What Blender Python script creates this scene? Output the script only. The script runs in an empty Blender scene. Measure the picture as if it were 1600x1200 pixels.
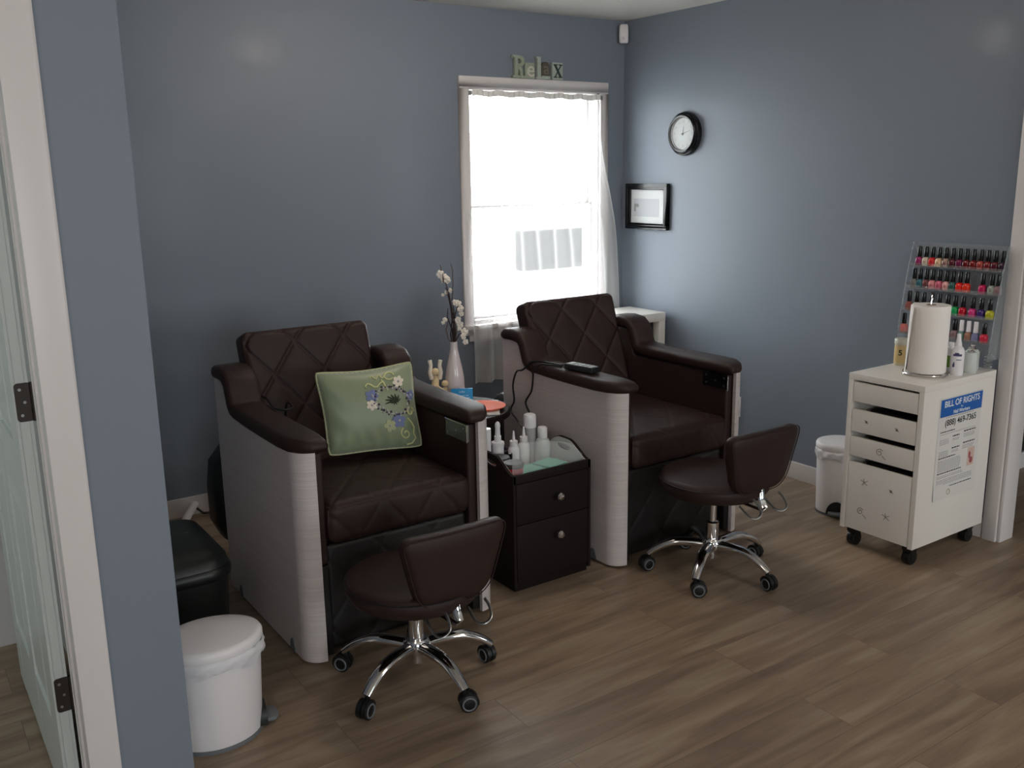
import bpy, bmesh, math, random
from mathutils import Vector, Matrix, noise
random.seed(7)
PI = math.pi
sc = bpy.context.scene
COL = sc.collection

# ------------------------------------------------------------------ camera
CAM = Vector((-3.852, -4.418, 1.589)); YAW, PITCH, ROLL, FPX = 0.59837, 0.22236, 0.0161, 1463.5
cy_, sy_, cp_, sp_ = math.cos(YAW), math.sin(YAW), math.cos(PITCH), math.sin(PITCH)
fw = Vector((sy_*cp_, cy_*cp_, -sp_)); rt = Vector((cy_, -sy_, 0)); dn = fw.cross(rt)
c_, s_ = math.cos(ROLL), math.sin(ROLL)
rt2 = c_*rt + s_*dn; dn2 = -s_*rt + c_*dn
cam = bpy.data.cameras.new('camera'); cam.sensor_width = 36; cam.lens = 36*FPX/1600; cam.clip_start = .05
co = bpy.data.objects.new('camera', cam); COL.objects.link(co); sc.camera = co
m3 = Matrix((rt2, -dn2, -fw)).transposed()
co.matrix_world = Matrix.Translation(CAM) @ m3.to_4x4()

# ------------------------------------------------------------------ light and exposure
sc.view_settings.view_transform = 'Standard'; sc.view_settings.look = 'None'
sc.view_settings.gamma = 1; sc.view_settings.use_curve_mapping = False
sc.view_settings.exposure = 0.24
w = bpy.data.worlds.new('sky'); sc.world = w; w.use_nodes = True
bg = w.node_tree.nodes['Background']; bg.inputs[0].default_value = (.93, .98, 1, 1); bg.inputs[1].default_value = 11.0
def area(name, loc, rot, sx, sy, power, col, portal=False):
    l = bpy.data.lights.new(name, 'AREA'); l.shape = 'RECTANGLE'; l.size = sx; l.size_y = sy; l.energy = power; l.color = col
    if portal: l.cycles.is_portal = True
    o = bpy.data.objects.new(name, l); COL.objects.link(o); o.location = loc; o.rotation_euler = rot
    return o
area('window_portal', (-.646, .13, 1.39), (-PI/2, 0, 0), .9, 1.3, 1, (1, 1, 1), True)                       # daylight entering the curtained window
REARW = [(-4.6, 1.5), (-.9, 1.3), (2.78, 1.04)]                                                                  # windows of the front of the salon, behind the camera
for (x, wd) in REARW:
    area('window_portal', (x, -8.1, 1.45), (PI/2, 0, 0), wd, 1.3, 1, (1, 1, 1), True)
area('window_daylight', (-5.38, -1.5, 1.45), (0, -PI/2, 0), 1.0, .8, 6.5, (.86, 1, .96))                          # small room behind the door
CEIL = [(-1.78, -1.25), (-1.0, -4.6), (-4.6, -4.4)]

# ------------------------------------------------------------------ materials
def srgb(r, g, b):
    f = lambda v: (v/255/12.92 if v/255 <= .04045 else ((v/255+.055)/1.055)**2.4)
    return (f(r), f(g), f(b), 1)
MATS = {}
def mat(name, col, rough=.5, metal=0, bump=0, bscale=200, trans=0, coat=0, vary=0, vscale=8, alpha=1, emit=0, ior=1.45, spec=.5):
    if name in MATS: return MATS[name]
    m = bpy.data.materials.new(name); m.use_nodes = True; nt = m.node_tree; p = nt.nodes['Principled BSDF']
    p.inputs['Base Color'].default_value = col; p.inputs['Roughness'].default_value = rough; p.inputs['Metallic'].default_value = metal
    p.inputs['Transmission Weight'].default_value = trans; p.inputs['Coat Weight'].default_value = coat; p.inputs['Alpha'].default_value = alpha
    p.inputs['IOR'].default_value = ior; p.inputs['Specular IOR Level'].default_value = spec
    if emit: p.inputs['Emission Color'].default_value = col; p.inputs['Emission Strength'].default_value = emit
    tc = nt.nodes.new('ShaderNodeTexCoord')
    if vary:
        n = nt.nodes.new('ShaderNodeTexNoise'); n.inputs['Scale'].default_value = vscale; n.inputs['Detail'].default_value = 4
        nt.links.new(tc.outputs['Object'], n.inputs['Vector'])
        r = nt.nodes.new('ShaderNodeMapRange'); r.inputs[3].default_value = 1-vary; r.inputs[4].default_value = 1+vary
        nt.links.new(n.outputs['Fac'], r.inputs[0])
        mx = nt.nodes.new('ShaderNodeVectorMath'); mx.operation = 'SCALE'; mx.inputs[0].default_value = col[:3]
        nt.links.new(r.outputs[0], mx.inputs['Scale']); nt.links.new(mx.outputs[0], p.inputs['Base Color'])
    if bump:
        n = nt.nodes.new('ShaderNodeTexNoise'); n.inputs['Scale'].default_value = bscale; n.inputs['Detail'].default_value = 3
        nt.links.new(tc.outputs['Object'], n.inputs['Vector'])
        b = nt.nodes.new('ShaderNodeBump'); b.inputs['Strength'].default_value = bump; b.inputs['Distance'].default_value = .002
        nt.links.new(n.outputs['Fac'], b.inputs['Height']); nt.links.new(b.outputs[0], p.inputs['Normal'])
    MATS[name] = m; return m
def floor_mat():
    m = bpy.data.materials.new('wood plank floor'); m.use_nodes = True; nt = m.node_tree; N = nt.nodes.new; L = nt.links.new
    p = nt.nodes['Principled BSDF']; tc = N('ShaderNodeTexCoord')
    br = N('ShaderNodeTexBrick'); br.offset = .37; br.inputs['Scale'].default_value = 1; br.inputs['Brick Width'].default_value = 1.22; br.inputs['Row Height'].default_value = .185
    br.inputs['Mortar Size'].default_value = .0012; br.inputs['Color1'].default_value = (0, 0, 0, 1); br.inputs['Color2'].default_value = (1, 1, 1, 1); br.inputs['Mortar'].default_value = (0.5, .5, .5, 1)
    L(tc.outputs['Object'], br.inputs['Vector'])
    # per plank offset of the grain
    sc1 = N('ShaderNodeVectorMath'); sc1.operation = 'SCALE'; sc1.inputs['Scale'].default_value = 7.3; L(br.outputs['Color'], sc1.inputs[0])
    ad = N('ShaderNodeVectorMath'); ad.operation = 'ADD'; L(tc.outputs['Object'], ad.inputs[0]); L(sc1.outputs[0], ad.inputs[1])
    mp = N('ShaderNodeMapping'); mp.inputs['Scale'].default_value = (1.3, 11, 1); L(ad.outputs[0], mp.inputs['Vector'])
    n1 = N('ShaderNodeTexNoise'); n1.inputs['Scale'].default_value = 1.5; n1.inputs['Detail'].default_value = 7; n1.inputs['Distortion'].default_value = .7; L(mp.outputs[0], n1.inputs['Vector'])
    mp2 = N('ShaderNodeMapping'); mp2.inputs['Scale'].default_value = (4, 90, 1); L(ad.outputs[0], mp2.inputs['Vector'])
    n2 = N('ShaderNodeTexNoise'); n2.inputs['Scale'].default_value = 1.6; n2.inputs['Detail'].default_value = 3; L(mp2.outputs[0], n2.inputs['Vector'])
    cr = N('ShaderNodeValToRGB'); e = cr.color_ramp.elements
    e[0].position = .25; e[0].color = srgb(114, 96, 82); e[1].position = .75; e[1].color = srgb(160, 143, 123)
    x = e.new(.5); x.color = srgb(138, 119, 100)
    mixf = N('ShaderNodeMath'); mixf.operation = 'MULTIPLY_ADD'; L(n2.outputs['Fac'], mixf.inputs[0]); mixf.inputs[1].default_value = .22; L(n1.outputs['Fac'], mixf.inputs[2])
    sub = N('ShaderNodeMath'); sub.operation = 'SUBTRACT'; L(mixf.outputs[0], sub.inputs[0]); sub.inputs[1].default_value = .11
    L(sub.outputs[0], cr.inputs[0])
    sx = N('ShaderNodeSeparateColor'); L(br.outputs['Color'], sx.inputs[0])
    mr = N('ShaderNodeMapRange'); mr.inputs[3].default_value = .93; mr.inputs[4].default_value = 1.07; L(sx.outputs[0], mr.inputs[0])
    mul = N('ShaderNodeVectorMath'); mul.operation = 'SCALE'; L(cr.outputs[0], mul.inputs[0]); L(mr.outputs[0], mul.inputs['Scale'])
    mm = N('ShaderNodeMix'); mm.data_type = 'RGBA'; L(br.outputs['Fac'], mm.inputs[0]); L(mul.outputs[0], mm.inputs[6]); mm.inputs[7].default_value = srgb(112, 96, 82)
    L(mm.outputs[2], p.inputs['Base Color']); p.inputs['Roughness'].default_value = .42; p.inputs['Specular IOR Level'].default_value = .35
    b = N('ShaderNodeBump'); b.inputs['Strength'].default_value = .12; b.inputs['Distance'].default_value = .003; L(n2.outputs['Fac'], b.inputs['Height']); L(b.outputs[0], p.inputs['Normal'])
    return m
def laminate_mat():
    m = bpy.data.materials.new('pale wood grain laminate'); m.use_nodes = True; nt = m.node_tree; N = nt.nodes.new; L = nt.links.new
    p = nt.nodes['Principled BSDF']; tc = N('ShaderNodeTexCoord')
    mp = N('ShaderNodeMapping'); mp.inputs['Scale'].default_value = (3, 3, 260); L(tc.outputs['Object'], mp.inputs['Vector'])
    n = N('ShaderNodeTexNoise'); n.inputs['Scale'].default_value = 1.3; n.inputs['Detail'].default_value = 4; L(mp.outputs[0], n.inputs['Vector'])
    cr = N('ShaderNodeValToRGB'); e = cr.color_ramp.elements
    e[0].position = .3; e[0].color = srgb(188, 178, 176); e[1].position = .7; e[1].color = srgb(204, 195, 193)
    L(n.outputs['Fac'], cr.inputs[0]); L(cr.outputs[0], p.inputs['Base Color']); p.inputs['Roughness'].default_value = .38
    return m
def curtain_mat():
    m = bpy.data.materials.new('sheer white voile'); m.use_nodes = True; nt = m.node_tree; N = nt.nodes.new; L = nt.links.new
    out = nt.nodes['Material Output']; nt.nodes.remove(nt.nodes['Principled BSDF'])
    d = N('ShaderNodeBsdfDiffuse'); d.inputs[0].default_value = (.85, .84, .83, 1)
    t = N('ShaderNodeBsdfTranslucent'); t.inputs[0].default_value = (.9, .9, .9, 1)
    tr = N('ShaderNodeBsdfTransparent')
    m1 = N('ShaderNodeMixShader'); m1.inputs[0].default_value = .16; L(d.outputs[0], m1.inputs[1]); L(t.outputs[0], m1.inputs[2])
    # weave: denser where the cloth turns away (more threads in line)
    lw = N('ShaderNodeLayerWeight'); lw.inputs[0].default_value = .35
    mr = N('ShaderNodeMapRange'); mr.inputs[3].default_value = .34; mr.inputs[4].default_value = .85; L(lw.outputs['Facing'], mr.inputs[0])
    m2 = N('ShaderNodeMixShader'); L(mr.outputs[0], m2.inputs[0]); L(tr.outputs[0], m2.inputs[1]); L(m1.outputs[0], m2.inputs[2])
    L(m2.outputs[0], out.inputs[0]); return m

BLUE = mat('slate blue wall paint', srgb(121, 130, 142), .46, bump=.25, bscale=260, spec=.4, coat=.02)
BLUE.node_tree.nodes['Principled BSDF'].inputs['Coat Roughness'].default_value = .10
WHITEP = mat('white trim paint', srgb(214, 209, 208), .35)
CEILM = mat('white ceiling paint', srgb(214, 214, 208), .8)
BATHW = mat('off white wall paint', srgb(190, 188, 188), .6)
DARKW = mat('shaded hallway wall', srgb(40, 36, 34), .6)  # darkness of the hallway is put into the wall colour
FLOOR = floor_mat(); LAM = laminate_mat(); VOILE = curtain_mat()
LEATHER = mat('dark brown leather', srgb(46, 31, 28), .5, spec=.35, bump=.5, bscale=420, vary=.12, vscale=6)
BLACKL = mat('black brown vinyl', srgb(20, 16, 16), .5, bump=.3, bscale=300)
BLACKP = mat('black plastic', srgb(18, 20, 21), .38)
BLACKPL = mat('glossy black', srgb(14, 15, 17), .22)
GREYP = mat('grey plastic', srgb(105, 108, 112), .5)
CHROME = mat('chrome', (.75, .74, .74, 1), .09, metal=1)
STEEL = mat('brushed steel', (.42, .43, .43, 1), .3, metal=1)
ESPRESSO = mat('espresso wood', srgb(28, 20, 19), .6, spec=.2, vary=.1, vscale=12)
WHITEL = mat('white laminate', srgb(230, 225, 218), .3)
WHITEPL = mat('white plastic', srgb(226, 223, 225), .35)
WHITEC = mat('white ceramic', srgb(205, 195, 196), .18, coat=.4)
PAPER = mat('white paper', srgb(215, 212, 208), .8)
BAG = mat('thin white plastic bag', srgb(215, 214, 218), .3, bump=.5, bscale=40)
HINGE = mat('oil rubbed bronze', srgb(62, 55, 52), .45, metal=.6)
GLASS = mat('window glass', (1, 1, 1, 1), .02, trans=1, ior=1.01)
ACRYL = mat('clear acrylic', (.55, .58, .60, 1), .08, alpha=.14)
FROST = mat('frosted acrylic', (.86, .88, .88, 1), .35, alpha=.13)
DOORM = mat('white door paint', srgb(200, 206, 204), .3)

# ------------------------------------------------------------------ mesh helpers
class MB:
    def __init__(s): s.v = []; s.f = []; s.M = Matrix()
    def add(s, vs, fs):
        o = len(s.v); s.v += [s.M @ Vector(v) for v in vs]; s.f += [tuple(i+o for i in f) for f in fs]; return s
    def box(s, x0, x1, y0, y1, z0, z1):
        return s.add([(x0,y0,z0),(x1,y0,z0),(x1,y1,z0),(x0,y1,z0),(x0,y0,z1),(x1,y0,z1),(x1,y1,z1),(x0,y1,z1)],
                     [(0,3,2,1),(4,5,6,7),(0,1,5,4),(1,2,6,5),(2,3,7,6),(3,0,4,7)])
    def prism(s, poly, a, b, ax='z'):
        n = len(poly)
        def P(u, v, w): return (u, v, w) if ax == 'z' else ((w, u, v) if ax == 'x' else (u, w, v))
        vs = [P(u, v, a) for u, v in poly]+[P(u, v, b) for u, v in poly]
        return s.add(vs, [tuple(range(n-1, -1, -1)), tuple(range(n, 2*n))]+[(i, (i+1) % n, (i+1) % n+n, i+n) for i in range(n)])
    def lathe(s, prof, n=32, c=(0, 0, 0), sx=1, sy=1):
        vs = []; fs = []; k = len(prof)
        for r, z in prof:
            for i in range(n):
                a = 2*PI*i/n; vs.append((c[0]+r*sx*math.cos(a), c[1]+r*sy*math.sin(a), c[2]+z))
        for j in range(k-1):
            for i in range(n): fs.append((j*n+i, j*n+(i+1) % n, (j+1)*n+(i+1) % n, (j+1)*n+i))
        fs.append(tuple(range(n-1, -1, -1))); fs.append(tuple((k-1)*n+i for i in range(n)))
        return s.add(vs, fs)
    def cyl(s, p, q, r, n=16, r2=None):
        return s.tube([p, q], [r, r if r2 is None else r2], n)
    def tube(s, pts, r, n=10, flat=1, up=None, closed=False):
        pts = [Vector(p) for p in pts]; m = len(pts)
        if not isinstance(r, (list, tuple)): r = [r]*m
        vs = []; fs = []; prev = None
        for i, p in enumerate(pts):
            if closed: t = pts[(i+1) % m]-pts[i-1]
            else: t = pts[min(i+1, m-1)]-pts[max(i-1, 0)]
            t.normalize()
            if prev is None:
                u = Vector(up) if up else (Vector((0, 0, 1)) if abs(t.z) < .9 else Vector((1, 0, 0)))
            else: u = prev
            u = (u-t*u.dot(t)).normalized(); prev = u; v = t.cross(u)
            for k in range(n):
                a = 2*PI*k/n; vs.append(p+u*(r[i]*flat*math.cos(a))+v*(r[i]*math.sin(a)))
        for j in range(m-1 if not closed else m):
            for k in range(n):
                a, b = j*n, ((j+1) % m)*n
                fs.append((a+k, a+(k+1) % n, b+(k+1) % n, b+k))
        if not closed: fs.append(tuple(range(n-1, -1, -1))); fs.append(tuple((m-1)*n+k for k in range(n)))
        return s.add(vs, fs)
    def sphere(s, c, r, n=12, sx=1, sy=1, sz=1):
        m = max(4, n//2); prof = [(max(1e-4, r*math.sin(PI*j/m)), -r*sz*math.cos(PI*j/m)) for j in range(m+1)]
        return s.lathe(prof, n, c, sx, sy)
    def rings(s, rs, caps=True, closed_u=True):
        n = len(rs[0]); vs = [p for r in rs for p in r]; fs = []
        for j in range(len(rs)-1):
            for k in range(n if closed_u else n-1): fs.append((j*n+k, j*n+(k+1) % n, (j+1)*n+(k+1) % n, (j+1)*n+k))
        if caps: fs.append(tuple(range(n-1, -1, -1))); fs.append(tuple((len(rs)-1)*n+k for k in range(n)))
        return s.add(vs, fs)
    def grid(s, fn, nu, nv):
        vs = [fn(i/nu, j/nv) for j in range(nv+1) for i in range(nu+1)]
        return s.add(vs, [(j*(nu+1)+i, j*(nu+1)+i+1, (j+1)*(nu+1)+i+1, (j+1)*(nu+1)+i) for j in range(nv) for i in range(nu)])
    def build(s, name, m, parent=None, bevel=0, seg=2, smooth=True, angle=40, subsurf=0):
        me = bpy.data.meshes.new(name); bm = bmesh.new()
        bv = [bm.verts.new(v) for v in s.v]
        for f in s.f:
            try: bm.faces.new([bv[i] for i in f])
            except ValueError: pass
        bmesh.ops.remove_doubles(bm, verts=bm.verts, dist=1e-6)
        bmesh.ops.recalc_face_normals(bm, faces=bm.faces)
        if bevel:
            es = [e for e in bm.edges if len(e.link_faces) == 2 and e.calc_face_angle(0) > .6]
            bmesh.ops.bevel(bm, geom=es, offset=bevel, segments=seg, affect='EDGES', profile=.6)
        for f in bm.faces: f.smooth = smooth
        bm.to_mesh(me); bm.free()
        if smooth: me.set_sharp_from_angle(angle=math.radians(angle))
        me.materials.append(m)
        o = bpy.data.objects.new(name, me); COL.objects.link(o)
        if parent: o.parent = parent
        return o
def sm(pts, k=5):
    P = [Vector(p) for p in pts]; out = []
    for i in range(len(P)-1):
        a, b, c, d = P[max(i-1, 0)], P[i], P[i+1], P[min(i+2, len(P)-1)]
        for q in range(k):
            t = q/k; out.append(.5*((2*b)+(c-a)*t+(2*a-5*b+4*c-d)*t*t+(3*b-a-3*c+d)*t**3))
    return out+[P[-1]]
def rrect(x0, x1, y0, y1, r, n=4):
    out = []
    for (cx, cy, a0) in ((x1-r, y1-r, 0), (x0+r, y1-r, 90), (x0+r, y0+r, 180), (x1-r, y0+r, 270)):
        for k in range(n+1):
            a = math.radians(a0+90*k/n); out.append((cx+r*math.cos(a), cy+r*math.sin(a)))
    return out
def thing(name, label, cat, loc=(0, 0, 0), rz=0, group=None):
    o = bpy.data.objects.new(name, None); COL.objects.link(o); o.location = loc; o.rotation_euler = (0, 0, rz)
    o.empty_display_size = .05; return tag(o, label, cat, group)
def tag(o, label, cat, group=None):
    o['label'] = label; o['category'] = cat
    if group: o['group'] = group
    return o
def struct(name, mb, m, parent=None, **k):
    o = mb.build(name, m, parent, **k)
    if not parent: o['kind'] = 'structure'
    return o
def dup(root, loc, rz=None, label=None, group=None):
    r = root.copy(); COL.objects.link(r); r.location = loc
    if rz is not None: r.rotation_euler = (0, 0, rz)
    if label: r['label'] = label
    if group: r['group'] = group
    def kids(a, b):
        for ch in [o for o in bpy.data.objects if o.parent == a]:
            c = ch.copy(); COL.objects.link(c); c.parent = b; kids(ch, c)
    kids(root, r)
    return r
def text(name, s, size, m, parent, loc, rot, ext=.0004, align='CENTER', bold=0):
    cu = bpy.data.curves.new(name, 'FONT'); cu.body = s; cu.size = size; cu.extrude = ext; cu.align_x = align; cu.align_y = 'CENTER'; cu.offset = bold
    t = bpy.data.objects.new(name, cu); COL.objects.link(t)
    bpy.context.view_layer.update()
    me = bpy.data.meshes.new_from_object(t.evaluated_get(bpy.context.evaluated_depsgraph_get()))
    bpy.data.objects.remove(t); bpy.data.curves.remove(cu)
    me.materials.clear(); me.materials.append(m); me.name = name
    o = bpy.data.objects.new(name, me); COL.objects.link(o); o.location = loc; o.rotation_euler = rot
    if parent: o.parent = parent
    return o

# ------------------------------------------------------------------ the room
H = 2.44; YP = -2.2; XL = -3.341; RE = -2.462
WX0, WX1, WZ0, WZ1 = -1.099, -.193, .76, 2.03       # window opening
f = struct('floor', MB().box(-7.2, 4.2, -8.2, .14, -.1, 0), FLOOR, smooth=False)
struct('floor_outside', MB().box(-6, 6, .14, 12, -.5, -.4), mat('grey paving', srgb(150, 148, 144), .9), smooth=False)
struct('ceiling', MB().box(-7.2, 4.2, -8.2, .14, H, H+.1), CEILM, smooth=False)
b = MB(); b.box(-7.2, WX0, 0, .14, 0, H); b.box(WX1, 4.2, 0, .14, 0, H); b.box(WX0, WX1, 0, .14, 0, WZ0); b.box(WX0, WX1, 0, .14, WZ1, H)
struct('wall_back', b, BLUE, smooth=False)
b = MB(); b.box(0, .095, RE, 0, 0, H); b.box(0, .095, -3.4, RE, 2.06, H); b.box(0, .095, -4.2, -3.4, 0, H)
struct('wall_right', b, BLUE, smooth=False)
struct('wall_alcove_left', MB().box(XL-.12, XL, YP+.12, 0, 0, H), BLUE, smooth=False)
DX1 = -3.570; DX0 = DX1-.93                           # doorway beside the partition
b = MB(); b.box(DX1, XL, YP, YP+.12, 0, H); b.box(DX0, DX1, YP, YP+.12, 2.05, H); b.box(-7.2, DX0, YP, YP+.12, 0, H)
struct('wall_partition', b, BLUE, smooth=False)
b = MB(); b.box(-7.2, -7.08, -8.2, 0, 0, H); struct('wall_left', b, BLUE, smooth=False)
b = MB(); b.box(4.08, 4.2, -8.2, 0, 0, H); struct('wall_far_right', b, BLUE, smooth=False)
b = MB(); xs = -7.2
for x, wd in REARW:
    b.box(xs, x-wd/2, -8.2, -8.08, 0, H); b.box(x-wd/2, x+wd/2, -8.2, -8.08, 0, .8); b.box(x-wd/2, x+wd/2, -8.2, -8.08, 2.1, H); xs = x+wd/2
b.box(xs, 4.2, -8.2, -8.08, 0, H); struct('wall_front', b, BLUE, smooth=False)
for x, wd in REARW:
    g = MB(); a0, a1 = x-wd/2, x+wd/2
    g.box(a0, a0+.04, -8.14, -8.04, .8, 2.1); g.box(a1-.04, a1, -8.14, -8.04, .8, 2.1); g.box(a0, a1, -8.14, -8.04, .8, .84); g.box(a0, a1, -8.14, -8.04, 2.06, 2.1)
    g.box(x-.02, x+.02, -8.05, -8.03, .84, 2.06); g.box(a0, a1, -8.05, -8.03, 1.43, 1.48); g.box(a0, a1, -8.05, -8.03, 1.78, 1.8)
    struct('window_2', g, WHITEP, smooth=False)
# small room behind the door
b = MB(); b.box(-5.45, XL-.12, -.93, -.83, 0, H); struct('wall_small_room_back', b, BATHW, smooth=False)
b = MB(); b.box(-5.55, -5.43, YP+.12, -.83, 0, H); struct('wall_small_room_left', b, BATHW, smooth=False)
b = MB(); b.box(XL-.13, XL-.121, YP+.12, -.93, 0, H); struct('wall_small_room_right', b, BATHW, smooth=False)
# hallway beyond the opening at the right
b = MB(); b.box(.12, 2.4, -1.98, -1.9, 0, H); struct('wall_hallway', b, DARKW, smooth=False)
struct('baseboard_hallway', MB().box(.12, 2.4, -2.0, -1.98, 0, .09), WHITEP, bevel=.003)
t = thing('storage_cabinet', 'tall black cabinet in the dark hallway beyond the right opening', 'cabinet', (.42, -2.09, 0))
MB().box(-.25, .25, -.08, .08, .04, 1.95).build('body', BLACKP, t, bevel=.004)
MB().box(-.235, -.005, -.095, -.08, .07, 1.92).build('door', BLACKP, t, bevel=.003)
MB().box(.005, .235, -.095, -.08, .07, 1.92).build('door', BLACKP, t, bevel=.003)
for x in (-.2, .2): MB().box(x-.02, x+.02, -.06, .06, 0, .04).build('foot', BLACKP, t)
# baseboards
def bb(name, x0, x1, y0, y1):
    struct(name, MB().box(x0, x1, y0, y1, 0, .092), WHITEP, bevel=.005)
bb('baseboard_back', XL, 0, -.014, 0); bb('baseboard_right', -.014, 0, RE+.064, -.014); bb('baseboard_left', XL, XL+.014, YP+.12, -.014)
# casings and jambs
def casing(name, parts):
    b = MB()
    for p in parts: b.box(*p)
    return struct(name, b, WHITEP, bevel=.005, seg=2)
casing('trim_1', [(-.018, .0, RE, RE+.062, 0, 2.12), (-.018, 0, -3.4, RE, 2.058, 2.12), (-.018, 0, -3.465, -3.4, 0, 2.12)])
casing('trim_2', [(-.006, .10, RE-.015, RE, 0, 2.05), (-.006, .10, -3.4, -3.385, 0, 2.05), (-.006, .10, -3.4, RE, 2.045, 2.06)])
casing('trim_3', [(-3.582, -3.512, YP-.018, YP, 0, 2.12), (DX0-.065, DX0, YP-.018, YP, 0, 2.12), (DX0-.065, -3.512, YP-.018, YP, 2.05, 2.12)])
casing('trim_4', [(DX1-.012, DX1, YP-.004, YP+.122, 0, 2.05), (DX1-.016, DX1-.012, YP+.03, YP+.07, 0, 2.04), (DX0, DX0+.014, YP-.004, YP+.125, 0, 2.05), (DX0, DX1, YP-.004, YP+.125, 2.036, 2.05)])
# six panel door, swung open into the small room
def panel_door():
    d = bpy.data.objects.new('door_1', None); COL.objects.link(d); d['kind'] = 'structure'; d.location = (-3.588, YP+.125, 0)
    W, T, Z0, Z1 = .87, .035, .014, 2.03
    # local: +y is away from the hinge, x thickness from -T..0
    b = MB(); b.box(-T+.007, -.007, 0, W, Z0, Z1)
    st = [(0, .115), (.115+.27, .115+.27+.10), (W-.115, W)]
    zs = [(Z0, .24), (.83, .98), (1.62, 1.72), (1.92, Z1)]
    for xf in ((-T, -T+.0075), (-.0075, 0)):
        for a, c in st: b.box(xf[0], xf[1], a, c, Z0, Z1)
        for a, c in zs: b.box(xf[0]+.0004, xf[1]-.0004, .002, W-.002, a+.0003, c-.0003)
    for (ya, yb) in ((.115, .385), (.485, W-.115)):
        for (za, zb) in ((.24, .83), (.98, 1.62), (1.72, 1.92)):
            for sgn, xo in ((-1, -T+.007), (1, -.007)):
                i = .045
                vs = [(xo, ya+.012, za+.012), (xo, yb-.012, za+.012), (xo, yb-.012, zb-.012), (xo, ya+.012, zb-.012)]
                vs += [(xo+sgn*.006, ya+i, za+i), (xo+sgn*.006, yb-i, za+i), (xo+sgn*.006, yb-i, zb-i), (xo+sgn*.006, ya+i, zb-i)]
                b.add(vs, [(4, 5, 6, 7), (0, 1, 5, 4), (1, 2, 6, 5), (2, 3, 7, 6), (3, 0, 4, 7)])
    b.build('door_leaf', DOORM, d, smooth=False)
    for z in (.357, 1.095, 1.80):
        h = MB(); h.prism(rrect(-.031, .004, z-.045, z+.045, .008), -.0022, .0015, 'y')
        h.M = Matrix()
        h.cyl((.006, -.002, z-.045), (.006, -.002, z+.045), .006, 10)
        ho = h.build('hinge', HINGE, d)
        for dz in (-.03, 0, .03):
            MB().cyl((-.020+(.008 if dz == 0 else 0), -.0035, z+dz), (-.020+(.008 if dz == 0 else 0), -.002, z+dz), .0035, 10).build('screw', STEEL, ho)
    k = MB(); k.cyl((0, W-.06, .95), (.045, W-.06, .95), .011, 12); k.sphere((.06, W-.06, .95), .027, 16); k.cyl((-T, W-.06, .95), (-T-.045, W-.06, .95), .011, 12); k.sphere((-T-.06, W-.06, .95), .027, 16)
    k.build('door_knob', HINGE, d)
    return d
panel_door()

# ------------------------------------------------------------------ window
wd = bpy.data.objects.new('window_1', None); COL.objects.link(wd); wd['kind'] = 'structure'
b = MB(); cw = .06
b.box(-1.159, -.133, -.018, 0, WZ1, 2.09); b.box(-1.159, WX0, -.018, 0, .70, WZ1); b.box(WX1, -.133, -.018, 0, .70, WZ1)
b.build('window_frame', WHITEP, wd, bevel=.005)
b = MB(); b.box(WX0, WX0+.012, 0, .14, WZ0, WZ1); b.box(WX1-.012, WX1, 0, .14, WZ0, WZ1); b.box(WX0, WX1, 0, .14, WZ1-.008, WZ1); b.box(WX0, WX1, 0, .14, WZ0, WZ0+.02)
b.build('window_jamb', WHITEP, wd)
MB().box(-1.17, -.122, -.05, .02, .735, .76).build('window_sill', WHITEP, wd, bevel=.006)
MB().box(-1.13, -.16, -.016, 0, .665, .735).build('window_apron', WHITEP, wd, bevel=.004)
for (z0, z1, y) in ((.78, 1.405, .05), (1.392, 2.02, .085)):
    b = MB(); x0, x1 = WX0+.012, WX1-.012
    b.box(x0, x0+.016, y, y+.03, z0, z1); b.box(x1-.016, x1, y, y+.03, z0, z1); b.box(x0, x1, y, y+.03, z0, z0+.016); b.box(x0, x1, y, y+.03, z1-.014, z1)
    s = b.build('sash', WHITEP, wd, bevel=.003)
    MB().box(x0+.012, x1-.012, y+.013, y+.017, z0+.012, z1-.01).build('pane', GLASS, s)
# dark panel put outside to give the grey band behind the curtain
t = thing('window_backdrop', 'dark panel put in as a building outside, seen through the sheer curtain', 'backdrop', (0, 0, 0))
MB().box(1.09, 2.3, 2.6, 2.75, .70, 1.066).build('dark_panel', mat('dark grey backdrop', srgb(34, 35, 36), .7), t, bevel=.01)
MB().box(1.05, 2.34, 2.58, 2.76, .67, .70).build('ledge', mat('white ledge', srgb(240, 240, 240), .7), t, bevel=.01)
MB().box(1.09, 2.3, 2.62, 2.75, -.1, .67).build('lower_wall', mat('plain white backdrop', srgb(250, 250, 250), .8), t)  # plain white lower part, one even colour

# curtain rod and curtain
t = thing('curtain_rod', 'thin white rod under the top window casing holding the curtain', 'curtain rod')
MB().cyl((-1.098, -.014, 2.002), (-.194, -.014, 2.002), .006, 12).build('rod', WHITEPL, t)
for x in (-1.097, -.195): MB().box(x-.006, x+.006, -.03, .0, 1.99, 2.014).build('bracket', STEEL, t)
def curtain(xa, xb, xa2, xb2, zb, ph, folds):
    def fn(u, v):
        # v 0 top .. 1 bottom
        z = 2.016-(2.016-zb)*v
        k = min(1, max(0, (v-.05)/.5)); spread = k*k*(3-2*k)
        x = (xa+(xb-xa)*u)*(1-spread)+(xa2+(xb2-xa2)*u)*spread
        a = .004+.016*min(1, v*2.5)
        y = -.02-.045*min(1, max(0, (v-.1)/.6))+a*math.sin(folds*2*PI*u+ph+.6*math.sin(5*v))+.006*math.sin(31*u+ph+3*v)
        if v < .03: y = -.016+.004*math.sin(folds*6*PI*u)
        if abs(z-2.002) < .012: y = -.0215
        z += .004*math.sin(folds*2*PI*u) if v > .98 else 0
        return (x, y, z)
    return MB().grid(fn, 150, 60)
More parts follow.
